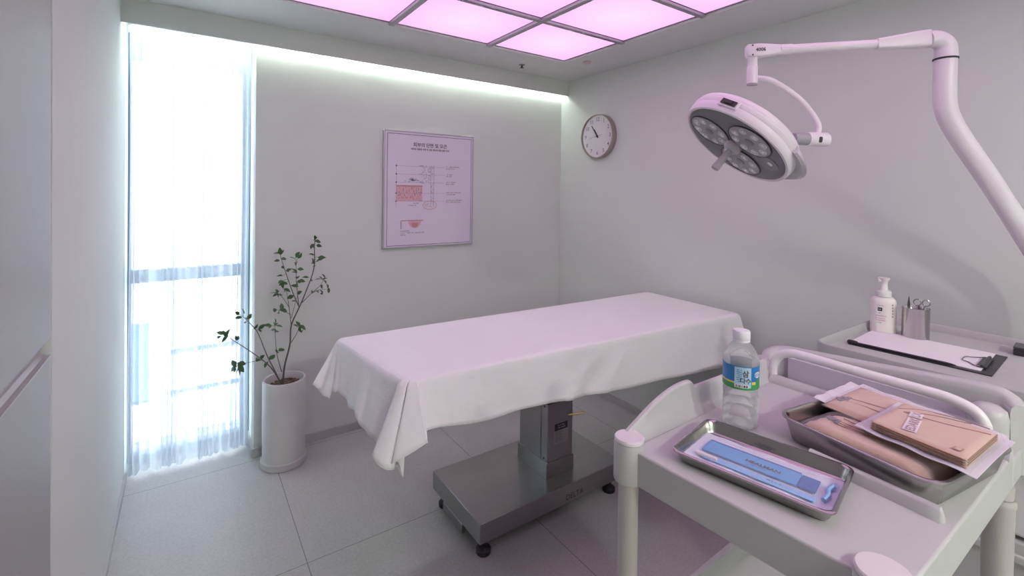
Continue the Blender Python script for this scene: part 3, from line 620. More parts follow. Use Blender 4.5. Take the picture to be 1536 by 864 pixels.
lo('lens', lathe(NB(), [(.011, .0024), (.011, .005), (.009, .006), (.007, .004), (.001, .004)], (sx_ + .012, sy_ - .004, 0), n=20, mtx=HM), M_lens, hd, smooth=True)
lo('hub', lathe(NB(), [(.030, .0005), (.030, .016), (.024, .024), (.017, .027), (.001, .027)], n=36, mtx=HM), mat('hub_grey', (.50, .47, .49), .4), hd, smooth=True)
lo('sterile_handle', lathe(NB(), [(.012, .026), (.011, .04), (.013, .07), (.0145, .10), (.0145, .108), (.012, .112), (.001, .113)], n=24, mtx=HM), mat('handle_grey', (.42, .39, .41), .4), hd, smooth=True)
# rocker switch on the rim, seen on the side towards the camera top
th = math.radians(48); sm = HM @ Matrix.Rotation(th, 4, 'Z') @ Matrix.Translation((.2045, 0, -.030))
lo('switch_housing', box(NB(), -.004, .006, -.034, .034, -.016, .016, mtx=sm), M_lampw, hd, bevel=.003)
bm = NB(); box(bm, .005, .011, -.026, .026, -.009, .009, mtx=sm); box(bm, .010, .015, -.014, .014, -.006, .006, mtx=sm)
lo('switch', bm, M_blackp, hd)
# knuckle and yoke
th = math.radians(-25); rd = (ha * math.cos(th) + hb * math.sin(th)); k0 = hc - hn * .045 + rd * .196
kd = Vector((.80, -.56, -.02)).normalized()
k0 = Vector((1.705, .762, 1.690))
KN = frame3(k0, kd.cross(Vector((0, 0, 1))), (0, 0, 1)); 
def axis_m(o, d):
    d = Vector(d).normalized(); r = d.orthogonal().normalized(); u = d.cross(r); m = Matrix.Identity(4)
    for i, v in enumerate((r, u, d)):
        for k in range(3): m[k][i] = v[k]
    m.translation = Vector(o); return m
AM = axis_m(k0, kd)
lo('knuckle_collar', lathe(NB(), [(.019, -.02), (.0205, 0), (.0205, .024), (.018, .025)], n=32, mtx=AM), mat('knuckle_grey', (.36, .36, .39), .4), smooth=True)
kn = lo('knuckle', lathe(NB(), [(.018, .024), (.0225, .025), (.0235, .028), (.0235, .088), (.022, .092), (.001, .092)], n=36, mtx=AM), M_lampw, smooth=True)
vw = (Vector((0, 0, 1.5)) - k0).normalized(); fd = (vw - kd * vw.dot(kd)).normalized()
SM = frame3(k0 + kd * .056 + fd * .0234, kd, kd.cross(fd) * -1)
bm = NB(); loft(bm, [[SM @ Vector((p.x, p.y, z)) for p in rrect(0, 0, .0055, .010, .0054, 0)] for z in (-.002, .0008)])
lo('lock_slot', bm, M_black, kn)
D0 = Vector((1.60, .873, 1.88))        # bottom of the drop joint
K1 = k0 + kd * .060 + Vector((0, 0, .018))
lo('yoke', tube(NB(), [D0 + V_((.01, -.007, .022)), D0 + V_((.045, -.045, .010)), D0.lerp(K1, .5) + V_((.035, -.02, .045)), D0.lerp(K1, .80) + V_((.022, -.01, .042)), K1 + V_((.004, 0, .03)), K1], .0088, 14, smooth=8), M_lampw, smooth=True)
# clear moulded skirt under the knuckle
bm = NB(); rr_ = []
for i in range(13):
    t_ = math.radians(-28 - 62 * i / 12); w_ = .020 * math.sin(PI * (i + .6) / 13.2) + .004
    c_ = lambda R, z: HM @ Vector((R * math.cos(t_), R * math.sin(t_), z))
    rr_.append([c_(.203, -.062), c_(.207 + w_, -.050), c_(.210 + w_ * 1.4, -.035), c_(.208 + w_, -.028), c_(.203, -.034)])
loft(bm, rr_); lo('clear_skirt', bm, thin('clear_plastic', (.8, .8, .82), .35, .1), hd, smooth=True)
# drop joint + arm
bm = NB(); lathe(bm, [(.015, 0), (.0175, .001), (.0175, .058), (.0165, .060), (.0155, .061), (.0155, .088), (.017, .090)], (D0.x, D0.y, D0.z), n=32)
lo('drop_joint', bm, M_lampw, smooth=True)
lo('joint_cap', lathe(NB(), [(.0172, -.004), (.0172, .001)], (D0.x, D0.y, D0.z), n=32), mat('joint_grey', (.35, .34, .36), .4))
E0 = D0 + V_((0, 0, .112)); E1 = Vector((2.02, .497, 2.013)); ad = (E1 - E0).normalized()
AR = frame3(E0, ad, (0, 0, 1))
bm = NB()
def sect(x, hy, hz, dz=0, r=.3): return [AR @ Vector((x, p.y + dz, p.x)) for p in rrect(0, 0, hz, hy, min(hy, hz) * r, 0)]
def sect(x, hh, hw, dz=0): return [AR @ Vector((x, p.x + dz, p.y)) for p in rrect(0, 0, hh, hw, min(hh, hw) * .45, 0)]
loft(bm, [sect(-.021, .016, .014), sect(-.017, .022, .017), sect(.02, .023, .018), sect(.060, .019, .017), sect(.088, .0155, .0155)])
lo('elbow_housing', bm, M_lampw, smooth=50)
bm = NB(); m6 = AR @ Matrix.Translation((.004, -.005, .0186)); text(bm, '4006', .016, m6, 'LEFT', .0006)
for q in ((-.006, .016), (-.006, -.016)): lathe(bm, [(.003, 0), (.003, .001)], n=10, mtx=AR @ Matrix.Translation((q[0], q[1], .0176)))
lo('housing_print', bm, M_ink)
Lg = (E1 - E0).length
ax = axis_m(E0, ad)
bm = NB(); lathe(bm, [(.0150, .085), (.0175, .087), (.0175, .125), (.0155, .127), (.0155, Lg - .15), (.001, Lg - .15)], n=28, mtx=ax); lo('spring_arm', bm, M_lampw, smooth=True)
bm = NB(); loft(bm, [sect(Lg - .175, .0165, .0165), sect(Lg - .16, .018, .017), sect(Lg - .06, .026, .020, .006), sect(Lg - .022, .027, .022, .008), sect(Lg - .018, .026, .021, .008)])
lo('arm_bracket', bm, M_lampw, smooth=50)
PT = Vector((2.052, .474, 1.953))
bm = NB(); tube(bm, [E1 + V_((-.016, .012, .004)), E1 + V_((0, 0, .006)), V_((2.038, .484, 2.012)), V_((2.050, .475, 1.995)), V_((2.052, .474, 1.972)), PT], lambda t: .026 + .006 * t, 24, smooth=5)
lo('elbow_joint', bm, M_lampw, smooth=True)
lo('joint_ring', lathe(NB(), [(.0315, -.002), (.0335, -.001), (.0335, .003), (.0315, .004)], PT, n=36), M_black)
lo('pole', tube(NB(), [PT, V_((2.052, .474, 1.86)), V_((2.054, .472, 1.80)), V_((2.068, .462, 1.752)), V_((2.10, .438, 1.685)), V_((2.18, .38, 1.545)), V_((2.285, .312, 1.365)), V_((2.335, .280, 1.27)), V_((2.357, .264, 1.18)), V_((2.36, .26, 1.08)), V_((2.36, .26, .6)), V_((2.36, .26, .05))], .0305, 28, smooth=6), M_lampw, smooth=True)
bm = NB(); 
for a in range(5):
    t_ = 2 * PI * a / 5 + .3; tube(bm, [(2.36, .26, .075), (2.36 + .13 * math.cos(t_), .26 + .13 * math.sin(t_), .055)], .018, 10)
lathe(bm, [(.05, .04), (.05, .09), (.035, .10)], (2.36, .26, 0), n=24)
sb = lo('stand_base', bm, M_lampw, smooth=True)
for a in range(5):
    t_ = 2 * PI * a / 5 + .3; bm = NB(); lathe(bm, [(.020, -.009), (.022, -.006), (.022, .006), (.020, .009)], n=20, mtx=axis_m((2.36 + .13 * math.cos(t_), .26 + .13 * math.sin(t_), .022), (-math.sin(t_), math.cos(t_), 0)))
    lo('caster', bm, M_black, smooth=True)
# ---------------------------------------------------------------- near utility cart
CA = Vector((.735, .215, 0))
ct = thing('utility_cart', 'pale grey plastic three tier utility cart in foreground carrying steel trays and water bottle', 'cart', CA)
def cm(name, bm, m, par=None, **k): bm.transform(Matrix.Translation(-CA)); return obj(name, bm, m, par or ct, **k)
# tray plan corners (slightly tapered plastic moulding)
qa, qb, qc, qd = Vector((.713, .650, 0)), Vector((.742, .197, 0)), Vector((1.435, .190, 0)), Vector((1.435, .680, 0))
def Q(u, v, z): # u along X 0..1, v from camera side 0 to far side 1
    p = (qb * (1 - v) + qa * v) * (1 - u) + (qc * (1 - v) + qd * v) * u; return Vector((p.x, p.y, z))
ZS = 1.0
def tray_body(zs, deep, name, lip=True):
    bm = NB()
    # slab with side skirts
    def slab(u0, u1, v0, v1, z0, z1):
        vs = [bm.verts.new(Q(u, v, z)) for u in (u0, u1) for v in (v0, v1) for z in (z0, z1)]
        for f in ((0, 1, 3, 2), (4, 6, 7, 5), (0, 4, 5, 1), (2, 3, 7, 6), (0, 2, 6, 4), (1, 5, 7, 3)): bm.faces.new([vs[i] for i in f])
    slab(0, .84, 0, .93, zs - deep, zs)
    slab(.84, .96, 0, .93, zs - deep, zs - .012)
    return bm
b_ = cm('tray_top', tray_body(ZS, .066, 't'), M_plg, bevel=.004)
# far long side lip with a raised crest
bm = NB(); crest = [(.715, 1.010), (.735, 1.020), (.77, 1.036), (.82, 1.057), (.87, 1.071), (.915, 1.076), (.945, 1.074), (.958, 1.066), (.966, 1.058), (1.0, 1.056), (1.1, 1.054), (1.2, 1.052), (1.30, 1.052)]
rg = []
for x, z in catmull([(a, 0, b) for a, b in crest], 4) and [(p.x, p.z) for p in catmull([(a, 0, b) for a, b in crest], 4)]:
    y = .648 + (x - .715) * .03; zc = z - ZS
    rg.append([Vector((x, y - .030, .985)), Vector((x, y - .028, 1.0)), Vector((x, y - .021, 1.0 + min(.012, zc * .35))), Vector((x, y - .014, 1.0 + zc * .55)), Vector((x, y - .012, z - .004)), Vector((x, y - .008, z)), Vector((x, y - .002, z)), Vector((x, y + .002, z - .004)), Vector((x, y + .004, .985)), Vector((x, y + .004, .936)), Vector((x, y - .030, .936))])
loft(bm, rg); cm('side_lip', bm, M_plg, smooth=40)
# cross ridge + recess by the handle
bm = NB(); rg = []
for v in [i / 10 * .93 for i in range(11)]:
    o_ = Q(.80, v, 0); rg.append([Vector((o_.x + dx, o_.y, z)) for dx, z in ((-.010, .990), (-.008, 1.004), (0, 1.014), (.006, 1.017), (.018, 1.017), (.024, 1.012), (.026, .990))])
loft(bm, rg); cm('cross_ridge', bm, M_plg, smooth=40)
# short divider rib on the tray
bm = NB(); rg = []
for x, y in ((.972, .405), (.966, .30), (.962, .235), (.960, .214), (.9595, .209)):
    e_ = .4 if y < .21 else 1
    rg.append([Vector((x + dx * e_, y, 1.0 + z * e_)) for dx, z in ((-.010, -.002), (-.006, .017), (-.002, .021), (.004, .021), (.008, .017), (.012, -.002))])
loft(bm, rg); cm('divider_rib', bm, M_plg, smooth=60)
# bumper end: rounded upright end wall
bm = NB(); rg = []
pth = [(1.345, .676, 1.040, 1.0), (1.375, .680, 1.060, 1), (1.398, .668, 1.067, 1), (1.409, .64, 1.070, 1), (1.412, .59, 1.073, 1), (1.412, .44, 1.085, 1), (1.412, .32, 1.096, 1), (1.414, .245, 1.101, 1), (1.412, .215, 1.096, 1), (1.395, .196, 1.078, 1)]
pp_ = catmull([(a, b, c) for a, b, c, d in pth], 5)
for i, p in enumerate(pp_):
    T_ = (pp_[min(i + 1, len(pp_) - 1)] - pp_[max(i - 1, 0)]); T_.z = 0; T_.normalize(); N_ = Vector((T_.y, -T_.x, 0)) * -1   # points outward
    prof = [(-.010, .936), (-.012, 1.0), (-.014, p.z - .020), (-.012, p.z - .007), (-.004, p.z), (.008, p.z), (.018, p.z - .006), (.022, p.z - .018), (.023, 1.0), (.023, .936)]
    rg.append([Vector((p.x, p.y, z)) + N_ * d for d, z in prof])
loft(bm, rg); cm('end_bumper', bm, M_plg, smooth=50)
# inner post boss by the right end of the bumper
bm = NB(); lathe(bm, [(.030, .936), (.031, 1.02), (.031, 1.048), (.028, 1.062), (.018, 1.070), (.001, 1.072)], (1.375, .236, 0), n=36)
cm('post_boss', bm, M_plg, smooth=True)
bm = NB(); lathe(bm, [(.022, .936), (.022, 1.02), (.020, 1.035), (.012, 1.043), (.001, 1.044)], (1.345, .688, 0), n=36)
cm('post_boss', bm, M_plg, smooth=True)
# handle
hd_ = cm('handle', tube(NB(), [(1.308, .640, .99), (1.312, .641, 1.03), (1.317, .637, 1.054), (1.320, .624, 1.071), (1.322, .600, 1.080), (1.322, .56, 1.082), (1.322, .44, 1.080), (1.322, .32, 1.079), (1.322, .280, 1.076), (1.321, .248, 1.066), (1.319, .232, 1.046), (1.317, .228, 1.015), (1.316, .228, .985)], .0112, 18, smooth=5), mat('handle_white', (.80, .78, .79), .3), smooth=True)
cm('tape', tube(NB(), [(1.322, .585, 1.0813), (1.322, .56, 1.082), (1.322, .525, 1.0813)], .0117, 18), M_paper, hd_, smooth=True)
m7 = frame3((1.3985, .605, 1.030), (0, -1, 0), (0, 0, 1))
cm('label_strip', box(NB(), 0, .085, 0, .030, 0, .0012, mtx=m7), mat('label_beige', (.56, .53, .49), .5))
bm = NB(); m8 = m7 @ Matrix.Translation((0, 0, .0016)); glyphs(bm, m8, .008, .020, 9, .0052, 0, 2); glyphs(bm, m8, .008, .0125, 10, .0056, 0, 3); glyphs(bm, m8, .070, .014, 2, .005, 0, 4); glyphs(bm, m8, .070, .007, 2, .005, 0, 7)
cm('label_print', bm, M_ink)
cm('back_panel', B(1.388, 1.3985, .225, .640, .985, 1.046), mat('panel_lilac', (.66, .62, .68), .35), bevel=.002)
# posts, sleeves, caps
for i, (x, y, rl) in enumerate(((.724, .628, .0195), (.752, .222, .0195), (1.345, .660, .0195), (1.400, .222, .0195))):
    po_ = cm('post', lathe(NB(), [(rl, .10), (rl, .97)], (x, y, 0), n=36), M_plleg, smooth=True)
    if i < 2:
        k_ = 1.0 if i == 0 else 1.14; dz_ = 0 if i == 0 else -.006
        cm('post_socket', lathe(NB(), [(.020, .928), (.0285 * k_, .934), (.0295 * k_, .938), (.0295 * k_, 1.006 + dz_), (.0285 * k_, 1.010 + dz_), (.001, 1.010 + dz_)], (x, y, 0), n=44), M_plg, smooth=True)
        cm('post_cap', lathe(NB(), [(.0265 * k_, 1.0095), (.0285 * k_, 1.011), (.0288 * k_, 1.016), (.0270 * k_, 1.0185), (.001, 1.0195)], (x, y, dz_), n=48), mat('cap_white', (.72, .68, .70), .35) if i == 0 else bpy.data.materials['cap_white'], smooth=True)
    else:
        bm = NB(); lathe(bm, [(.0200, .905), (.0235, .903), (.0235, .880), (.0245, .878)], (x, y, 0), n=36, cap1=False); lathe(bm, [(.0235, .60), (.0255, .858), (.0275, .864), (.0275, .872), (.0235, .880)], (x, y, 0), n=36, cap0=False)
        cm('post_sleeve', bm, M_plleg, smooth=True)
    for zc in (.20, .60):
        cm('post_collar', lathe(NB(), [(.0205, zc - .05), (.0285, zc - .045), (.0285, zc + .02), (.0265, zc + .024), (.0205, zc + .025)], (x, y, 0), n=36), M_plg, smooth=True)
    bm = NB(); lathe(bm, [(.010, .06), (.010, .115)], (x, y, 0), n=16); box(bm, x - .012, x + .012, y - .018, y + .018, .045, .065)
    lathe(bm, [(.03, -.011), (.032, -.008), (.032, .008), (.03, .011)], n=28, mtx=axis_m((x + .01, y, .032), (0, 1, 0)))
    cm('caster', bm, M_black, smooth=True)
for zt in (.22, .62):
    bm = NB()
    def slab2(u0, u1, v0, v1, z0, z1):
        vs = [bm.verts.new(Q(u, v, z)) for u in (u0, u1) for v in (v0, v1) for z in (z0, z1)]
        for f in ((0, 1, 3, 2), (4, 6, 7, 5), (0, 4, 5, 1), (2, 3, 7, 6), (0, 2, 6, 4), (1, 5, 7, 3)): bm.faces.new([vs[i] for i in f])
    slab2(.03, .95, .05, .95, zt - .055, zt - .045)
    slab2(.03, .95, .03, .06, zt - .055, zt); slab2(.03, .95, .94, .97, zt - .055, zt); slab2(.02, .04, .03, .97, zt - .055, zt); slab2(.94, .96, .03, .97, zt - .055, zt)
    cm('lower_tray', bm, M_plg, bevel=.003)

# ---------------------------------------------------------------- water bottle
wb = thing('water_bottle', 'clear ribbed plastic water bottle with white cap and blue-green label standing on cart', 'bottle', (.997, .556, ZS + .0004), rotz=math.radians(-150)); wb.scale = (1.12, 1.12, .985)
prof = [(.020, .0015), (.027, .0005), (.0305, .003), (.0315, .010)]
z = .014
for k in range(4):
    prof += [(.0318, z), (.0322, z + .007), (.0312, z + .013), (.0298, z + .0165)]; z += .0185
prof += [(.0312, z + .002), (.0318, z + .006), (.0316, .092), (.0316, .138), (.0322, .141), (.0322, .144), (.0300, .152), (.0255, .165), (.0185, .177), (.0135, .183), (.0125, .187), (.0125, .193)]
M_pet_ = thin('pet_clear', (.85, .87, .88), .80, .04, 1.3)
bm = NB(); rings = []
for r, zz in prof:
    ring_ = []
    for i in range(64):
        a = 2 * PI * i / 64; q = r
        if zz < .012: q = r * (1 + .035 * math.cos(a * 10)); 
        elif zz < .09: q = r * (1 + .010 * math.cos(a * 10 + zz * 90))
        ring_.append(Vector((q * math.cos(a), q * math.sin(a), zz)))
    rings.append(ring_)
loft(bm, rings, True, False); obj('body', bm, M_pet_, wb, smooth=60)
# water inside, up to the shoulder
wp = [(max(r - .0010, .01), zz + .001) for r, zz in prof if zz < .150]
M_water = mat('water', (1, 1, 1), 0.0); M_water.node_tree.nodes['Principled BSDF'].inputs['Transmission Weight'].default_value = 1.0; M_water.node_tree.nodes['Principled BSDF'].inputs['IOR'].default_value = 1.33
M_water = thin('water_clear', (.86, .88, .90), .90, .02, .9)
obj('water', lathe(NB(), wp, n=48), M_water, wb, smooth=60)
M_lb = [mat('label_blue', (.02, .20, .50), .35), mat('label_green', (.05, .32, .10), .35), mat('label_light', (.45, .66, .78), .35), mat('label_yellow', (.75, .62, .12), .4), M_paper, M_ink]
bm = NB(); RL = .03245
def wrap(a0, a1, z0, z1, mi, r=RL, n=10):
    vs = []
    for i in range(n + 1):
        a = math.radians(a0 + (a1 - a0) * i / n); vs.append((bm.verts.new((r * math.cos(a), r * math.sin(a), z0)), bm.verts.new((r * math.cos(a), r * math.sin(a), z1))))
    for p, q in zip(vs, vs[1:]): bm.faces.new((p[0], q[0], q[1], p[1])).material_index = mi
wrap(0, 360, .098, .136, 0, n=64); wrap(0, 360, .094, .104, 1, r=RL + .0002, n=64); wrap(-85, -20, .104, .107, 3, r=RL + .0002); wrap(35, 75, .104, .109, 3, r=RL + .0002)
wrap(-20, 32, .098, .135, 2, r=RL + .0003)
wrap(-20, 24, .0975, .1035, 4, r=RL + .0004)
R_ = random.Random(2)
def cyl_text(s, a, zc, size, mi, r):
    t = NB(); text(t, s, size, Matrix.Identity(4), 'CENTER', size * .03)
    vm = {}
    for v in t.verts:
        an = math.radians(a) + v.co.x / r; vm[v] = bm.verts.new((r * math.cos(an), r * math.sin(an), zc + v.co.y))
    for f in t.faces: 
        try: bm.faces.new([vm[v] for v in f.verts]).material_index = mi
        except ValueError: pass
    t.free()
cyl_text('삼', 14, .119, .013, 5, RL + .0006); cyl_text('다수', 14, .107, .011, 5, RL + .0006)
for i in range(7):
    for k in range(5):
        if R_.random() < .8: wrap(-17 + k * 4, -17 + k * 4 + 3, .108 + i * .0035, .1095 + i * .0035, 0 if k else 4, r=RL + .0005, n=1)
for a, w in ((-15, 3), (-9, 2), (-5, 4), (2, 3), (8, 6), (16, 5)): wrap(a, a + w, .0985, .1025, 5 if a != 2 else 1, r=RL + .0006, n=2)
for k in range(14):
    t0 = 2 * PI * k / 14
for k in range(9):
    h = .0055 * math.sqrt(max(0, 1 - ((k - 4) / 4.6) ** 2)); wrap(44 + k * 3.4, 44 + (k + 1) * 3.4, .121 - h, .121 + h, 4, r=RL + .0003, n=1)
cyl_text('삼다수', 59, .1178, .0075, 0, RL + .0005)
wrap(50, 78, .104, .110, 1, r=RL + .0004); wrap(56, 72, .110, .1125, 1, r=RL + .0004)
for v in bm.verts: v.co.z = .088 + (v.co.z - .094) * 1.17
lb = obj('label', bm, M_lb, wb, smooth=30)
bm = NB(); rings = []
for r, zz in ((.0150, .1885), (.0155, .190), (.0155, .205), (.0145, .2075), (.001, .208)):
    rings.append([Vector((r * (1 + (.018 * (i % 2) if zz < .206 else 0)) * math.cos(2 * PI * i / 72), r * (1 + (.018 * (i % 2) if zz < .206 else 0)) * math.sin(2 * PI * i / 72), zz)) for i in range(72)])
loft(bm, rings); lathe(bm, [(.0150, .183), (.0155, .1835), (.0155, .187), (.0150, .1875)], n=48)
obj('cap', bm, mat('cap_frost', (.82, .80, .84), .3), wb, smooth=50)

# ---------------------------------------------------------------- steel trays
def tray_mesh(hx, hy, h, r, rim=.006, draft=.82):
    bm = NB(); b = min(hx, hy) * (1 - draft)
    L = [(0, r, h - .004, 1), (.0015, r, h - .0055, 1), (0, r, h - .001, 1), (-rim * .5, r, h, 1), (-rim, r - rim * .4, h - .002, 1)]
    rg = [rrect(0, 0, hx - .0015, hy - .0015, r, h - .006), rrect(0, 0, hx, hy, r, h - .004), rrect(0, 0, hx, hy, r, h - .001), rrect(0, 0, hx - .0015, hy - .0015, r, h),
          rrect(0, 0, hx - rim, hy - rim, r * .9, h - .0005), rrect(0, 0, hx - rim - .002, hy - rim - .002, r * .85, h - .004),
          rrect(0, 0, hx - rim - b * .75, hy - rim - b * .75, r * .75, .007), rrect(0, 0, hx - rim - b * .9, hy - rim - b * .9, r * .65, .003), rrect(0, 0, hx - rim - b * 1.15, hy - rim - b * 1.15, r * .5, .0015)]
    loft(bm, rg, cap0=False); 
    rg2 = [rrect(0, 0, hx - .0015, hy - .0015, r, h - .006), rrect(0, 0, hx - rim + .001, hy - rim + .001, r * .9, h - .006), rrect(0, 0, hx - rim - b * .73 + .001, hy - rim - b * .73 + .001, r * .76, .004), rrect(0, 0, hx - rim - b, hy - rim - b, r * .65, 0)]
    loft(bm, rg2, cap0=False); bmesh.ops.remove_doubles(bm, verts=bm.verts, dist=1e-5); return bm
ta = math.radians(11); TX, TY = .856, .4385
t1 = thing('steel_tray', 'small narrow stainless steel tray holding a blue striped sterile packet', 'tray', (TX, TY, ZS + .0003), rotz=ta)
obj('dish', tray_mesh(.088, .129, .024, .018, .005, .90), M_tray, t1, smooth=50)
t2 = thing('steel_tray', 'large deep stainless steel tray holding packets of beige garments on the cart', 'tray', (1.124, .330, ZS + .0003), rotz=math.radians(-8.6))
obj('dish', tray_mesh(.142, .137, .050, .035, .006, .90), M_tray, t2, smooth=50)
bm = NB(); m9 = Matrix.Translation((.0655, 0, .012)) @ frame3((0, 0, 0), (0, -1, 0), (-.25, 0, 1))
text(bm, 'Stainless', .009, m9 @ Matrix.Translation((-.03, 0, .0012)), 'LEFT', .0002)
obj('stamped_mark', bm, mat('stamp_dark', (.16, .15, .15), .4, .6), t1)

# ---------------------------------------------------------------- sterile packet
sp = thing('sterile_packet', 'long clear packet with blue strip lying in the small steel tray', 'packet', (TX, TY, ZS + .0026), rotz=ta)
M_film = thin('clear_film', (.80, .82, .88), .96, .10, .25)
def sheet_mesh(hx, hy, f, nx=16, ny=34, th_=.0006):
    bm = NB(); g = [[bm.verts.new((-hx + 2 * hx * i / nx, -hy + 2 * hy * j / ny, f(-1 + 2 * i / nx, -1 + 2 * j / ny))) for i in range(nx + 1)] for j in range(ny + 1)]
    for j in range(ny):
        for i in range(nx): bm.faces.new((g[j][i], g[j][i + 1], g[j + 1][i + 1], g[j + 1][i]))
    r = bmesh.ops.extrude_face_region(bm, geom=list(bm.faces)); bmesh.ops.translate(bm, verts=[v for v in r['geom'] if isinstance(v, bmesh.types.BMVert)], vec=(0, 0, -th_)); return bm
fb = lambda u, v: .0022 + .0012 * math.sin(v * 9 + u * 2) * abs(u) + .012 * max(0, abs(v) - .80) + .0015 * math.sin(v * 23) * max(0, abs(v) - .7)
obj('backing_paper', sheet_mesh(.058, .121, fb), mat('packet_backing', (.66, .70, .80), .5), sp, smooth=True)
Mb1, Mb2, Mb3 = mat('packet_blue', (.10, .36, .70), .3), mat('packet_dark_blue', (.02, .13, .42), .3), mat('packet_pale_blue', (.30, .52, .80), .3)
bm = NB(); X_, Y_ = 1, 1
box(bm, -.018, .024, -.062, .098, .0045, .0075, 0); box(bm, -.018, .024, -.090, -.063, .0045, .0077, 1); box(bm, .024, .030, -.060, .098, .0045, .0070, 1)
box(bm, -.044, -.026, -.094, .088, .0042, .0060, 2)
bx = obj('blue_sleeve', bm, [Mb1, Mb2, Mb3], sp, bevel=.0008)
bm = NB(); tube(bm, [(-.037, .10, .0062), (-.037, .062, .0062)], .0045, 10); obj('plunger', bm, mat('plunger_white', (.7, .68, .75), .3), sp, smooth=True)
bm = NB(); tube(bm, [(-.030, -.104, .0065), (-.012, -.107, .008), (.004, -.104, .007), (.020, -.108, .0085)], .0042, 8, smooth=4)
obj('finger_flange', bm, Mb3, sp, smooth=True)
bm = NB(); m10 = frame3((-.004, .024, .0081), (0, -1, 0), (1, 0, 0)); text(bm, 'HEALMAN', .0125, m10, 'LEFT', .0005); glyphs(bm, m10, .012, -.008, 8, .0035, 0, 8)
m11 = frame3((-.036, -.02, .0064), (0, -1, 0), (1, 0, 0)); glyphs(bm, m11, 0, 0, 7, .004, 0, 21)
obj('print', bm, [M_ink], sp)
bm = NB(); m12 = frame3((.004, -.109, .0070), (1, 0, 0), (0, 1, 0)); 
for k in range(4): quad(bm, m12, .012 + .006 * k, .0155 + .006 * k, -.006 + .002 * (k % 2), .002, 0)
obj('blue_print', bm, [Mb3], sp)
ff = lambda u, v: .0038 + .0068 * max(0, 1 - abs(u * 1.25) ** 4) * max(0, 1 - abs(v * 1.12) ** 8) + .0007 * math.sin(v * 31 + u * 5) * (1 - abs(v)) + .0009 * math.sin(u * 14 + v * 12)+ .012 * max(0, abs(v) - .80)
obj('film', sheet_mesh(.056, .119, ff, 20, 60, .0002), M_film, sp, smooth=True)

# ---------------------------------------------------------------- garment packets
M_beige = mat('beige_fabric', (.62, .45, .34), .8, noise=(14, .06), bump=(300, .2, (1, 1, 1), .0006))
M_beige2 = mat('beige_fabric_dark', (.30, .16, .09), .8)
M_hook = mat('hook_grey', (.22, .21, .24), .5)
M_film2 = thin('packet_film', (.72, .66, .68), .92, .18, .3)
M_seal = mat('packet_white_edge', (.68, .65, .70), .4)
def bilin(c, u, v): return (V_(c[0]) * (1 - u) + V_(c[1]) * u) * (1 - v) + (V_(c[3]) * (1 - u) + V_(c[2]) * u) * v
def pillow(bm, c, th_, nx=24, ny=24, p=6, wob=.0015, seed=0, lo_=-.0):
    """puffy folded garment spanning four 3D corners c (bottom surface)"""
    top = []; bot = []
    for j in range(ny + 1):
        a = []; b = []
        for i in range(nx + 1):
            u, v = i / nx, j / ny; q = V_(bilin(c, u, v)); e_ = (1 - abs(2 * u - 1) ** p) * (1 - abs(2 * v - 1) ** p)
            h = th_ * max(0, e_) ** .45 + wob * math.sin(u * 13 + seed) * math.sin(v * 11 + seed * 2) * e_
            a.append(bm.verts.new(q + V_((0, 0, h)))); b.append(bm.verts.new(q) if 0 < i < nx and 0 < j < ny else a[-1])
        top.append(a); bot.append(b)
    for j in range(ny):
        for i in range(nx):
            bm.faces.new((top[j][i], top[j][i + 1], top[j + 1][i + 1], top[j + 1][i]))
            f = [bot[j][i], bot[j + 1][i], bot[j + 1][i + 1], bot[j][i + 1]]
            try: bm.faces.new(f)
            except ValueError: pass
    return bm
def surf(c, th_, u, v, p=6): 
    e_ = (1 - abs(2 * u - 1) ** p) * (1 - abs(2 * v - 1) ** p); return V_(bilin(c, u, v)) + V_((0, 0, th_ * max(0, e_) ** .45 + .0013))
def packet(label, c, th_, fs, name='garment_packet', grp='beige garment packets in the large steel tray', lines=(), hooks=(), film=True):
    o = thing(name, label, 'packet', (0, 0, 0), group=None)
    m_ = sum((V_(q) for q in c), V_((0, 0, 0))) / 4; o.location = m_
    cc = [V_(q) - m_ for q in c]
    obj('garment', pillow(NB(), cc, th_, seed=fs), M_beige, o, smooth=True)
    if lines:
        bm = NB()
        for L in lines: tube(bm, [surf(cc, th_, u, v) - V_((0, 0, .0006)) for u, v in L], .0013, 6, smooth=5)
        obj('seam', bm, M_beige2, o, smooth=True)
    if hooks:
        bm = NB()
        for u, v in hooks:
            p_ = surf(cc, th_, u, v)
            for k in range(3):
                q_ = p_ + V_(((k - 1) * .006, (k % 2) * .006 - .003, 0)); box(bm, q_.x - .0045, q_.x + .0045, q_.y - .004, q_.y + .004, q_.z - .001, q_.z + .0012)
        obj('hooks', bm, M_hook, o)
    if film:
        ce = V_((0, 0, 0)); fc_ = [q * 1.045 for q in cc]
        obj('film', pillow(NB(), [V_((q.x, q.y, cc[i].z - .001)) for i, q in enumerate(fc_)], th_ + .003, p=10, wob=.0012, seed=fs + 2), M_film2, o, smooth=True)
    return o, cc
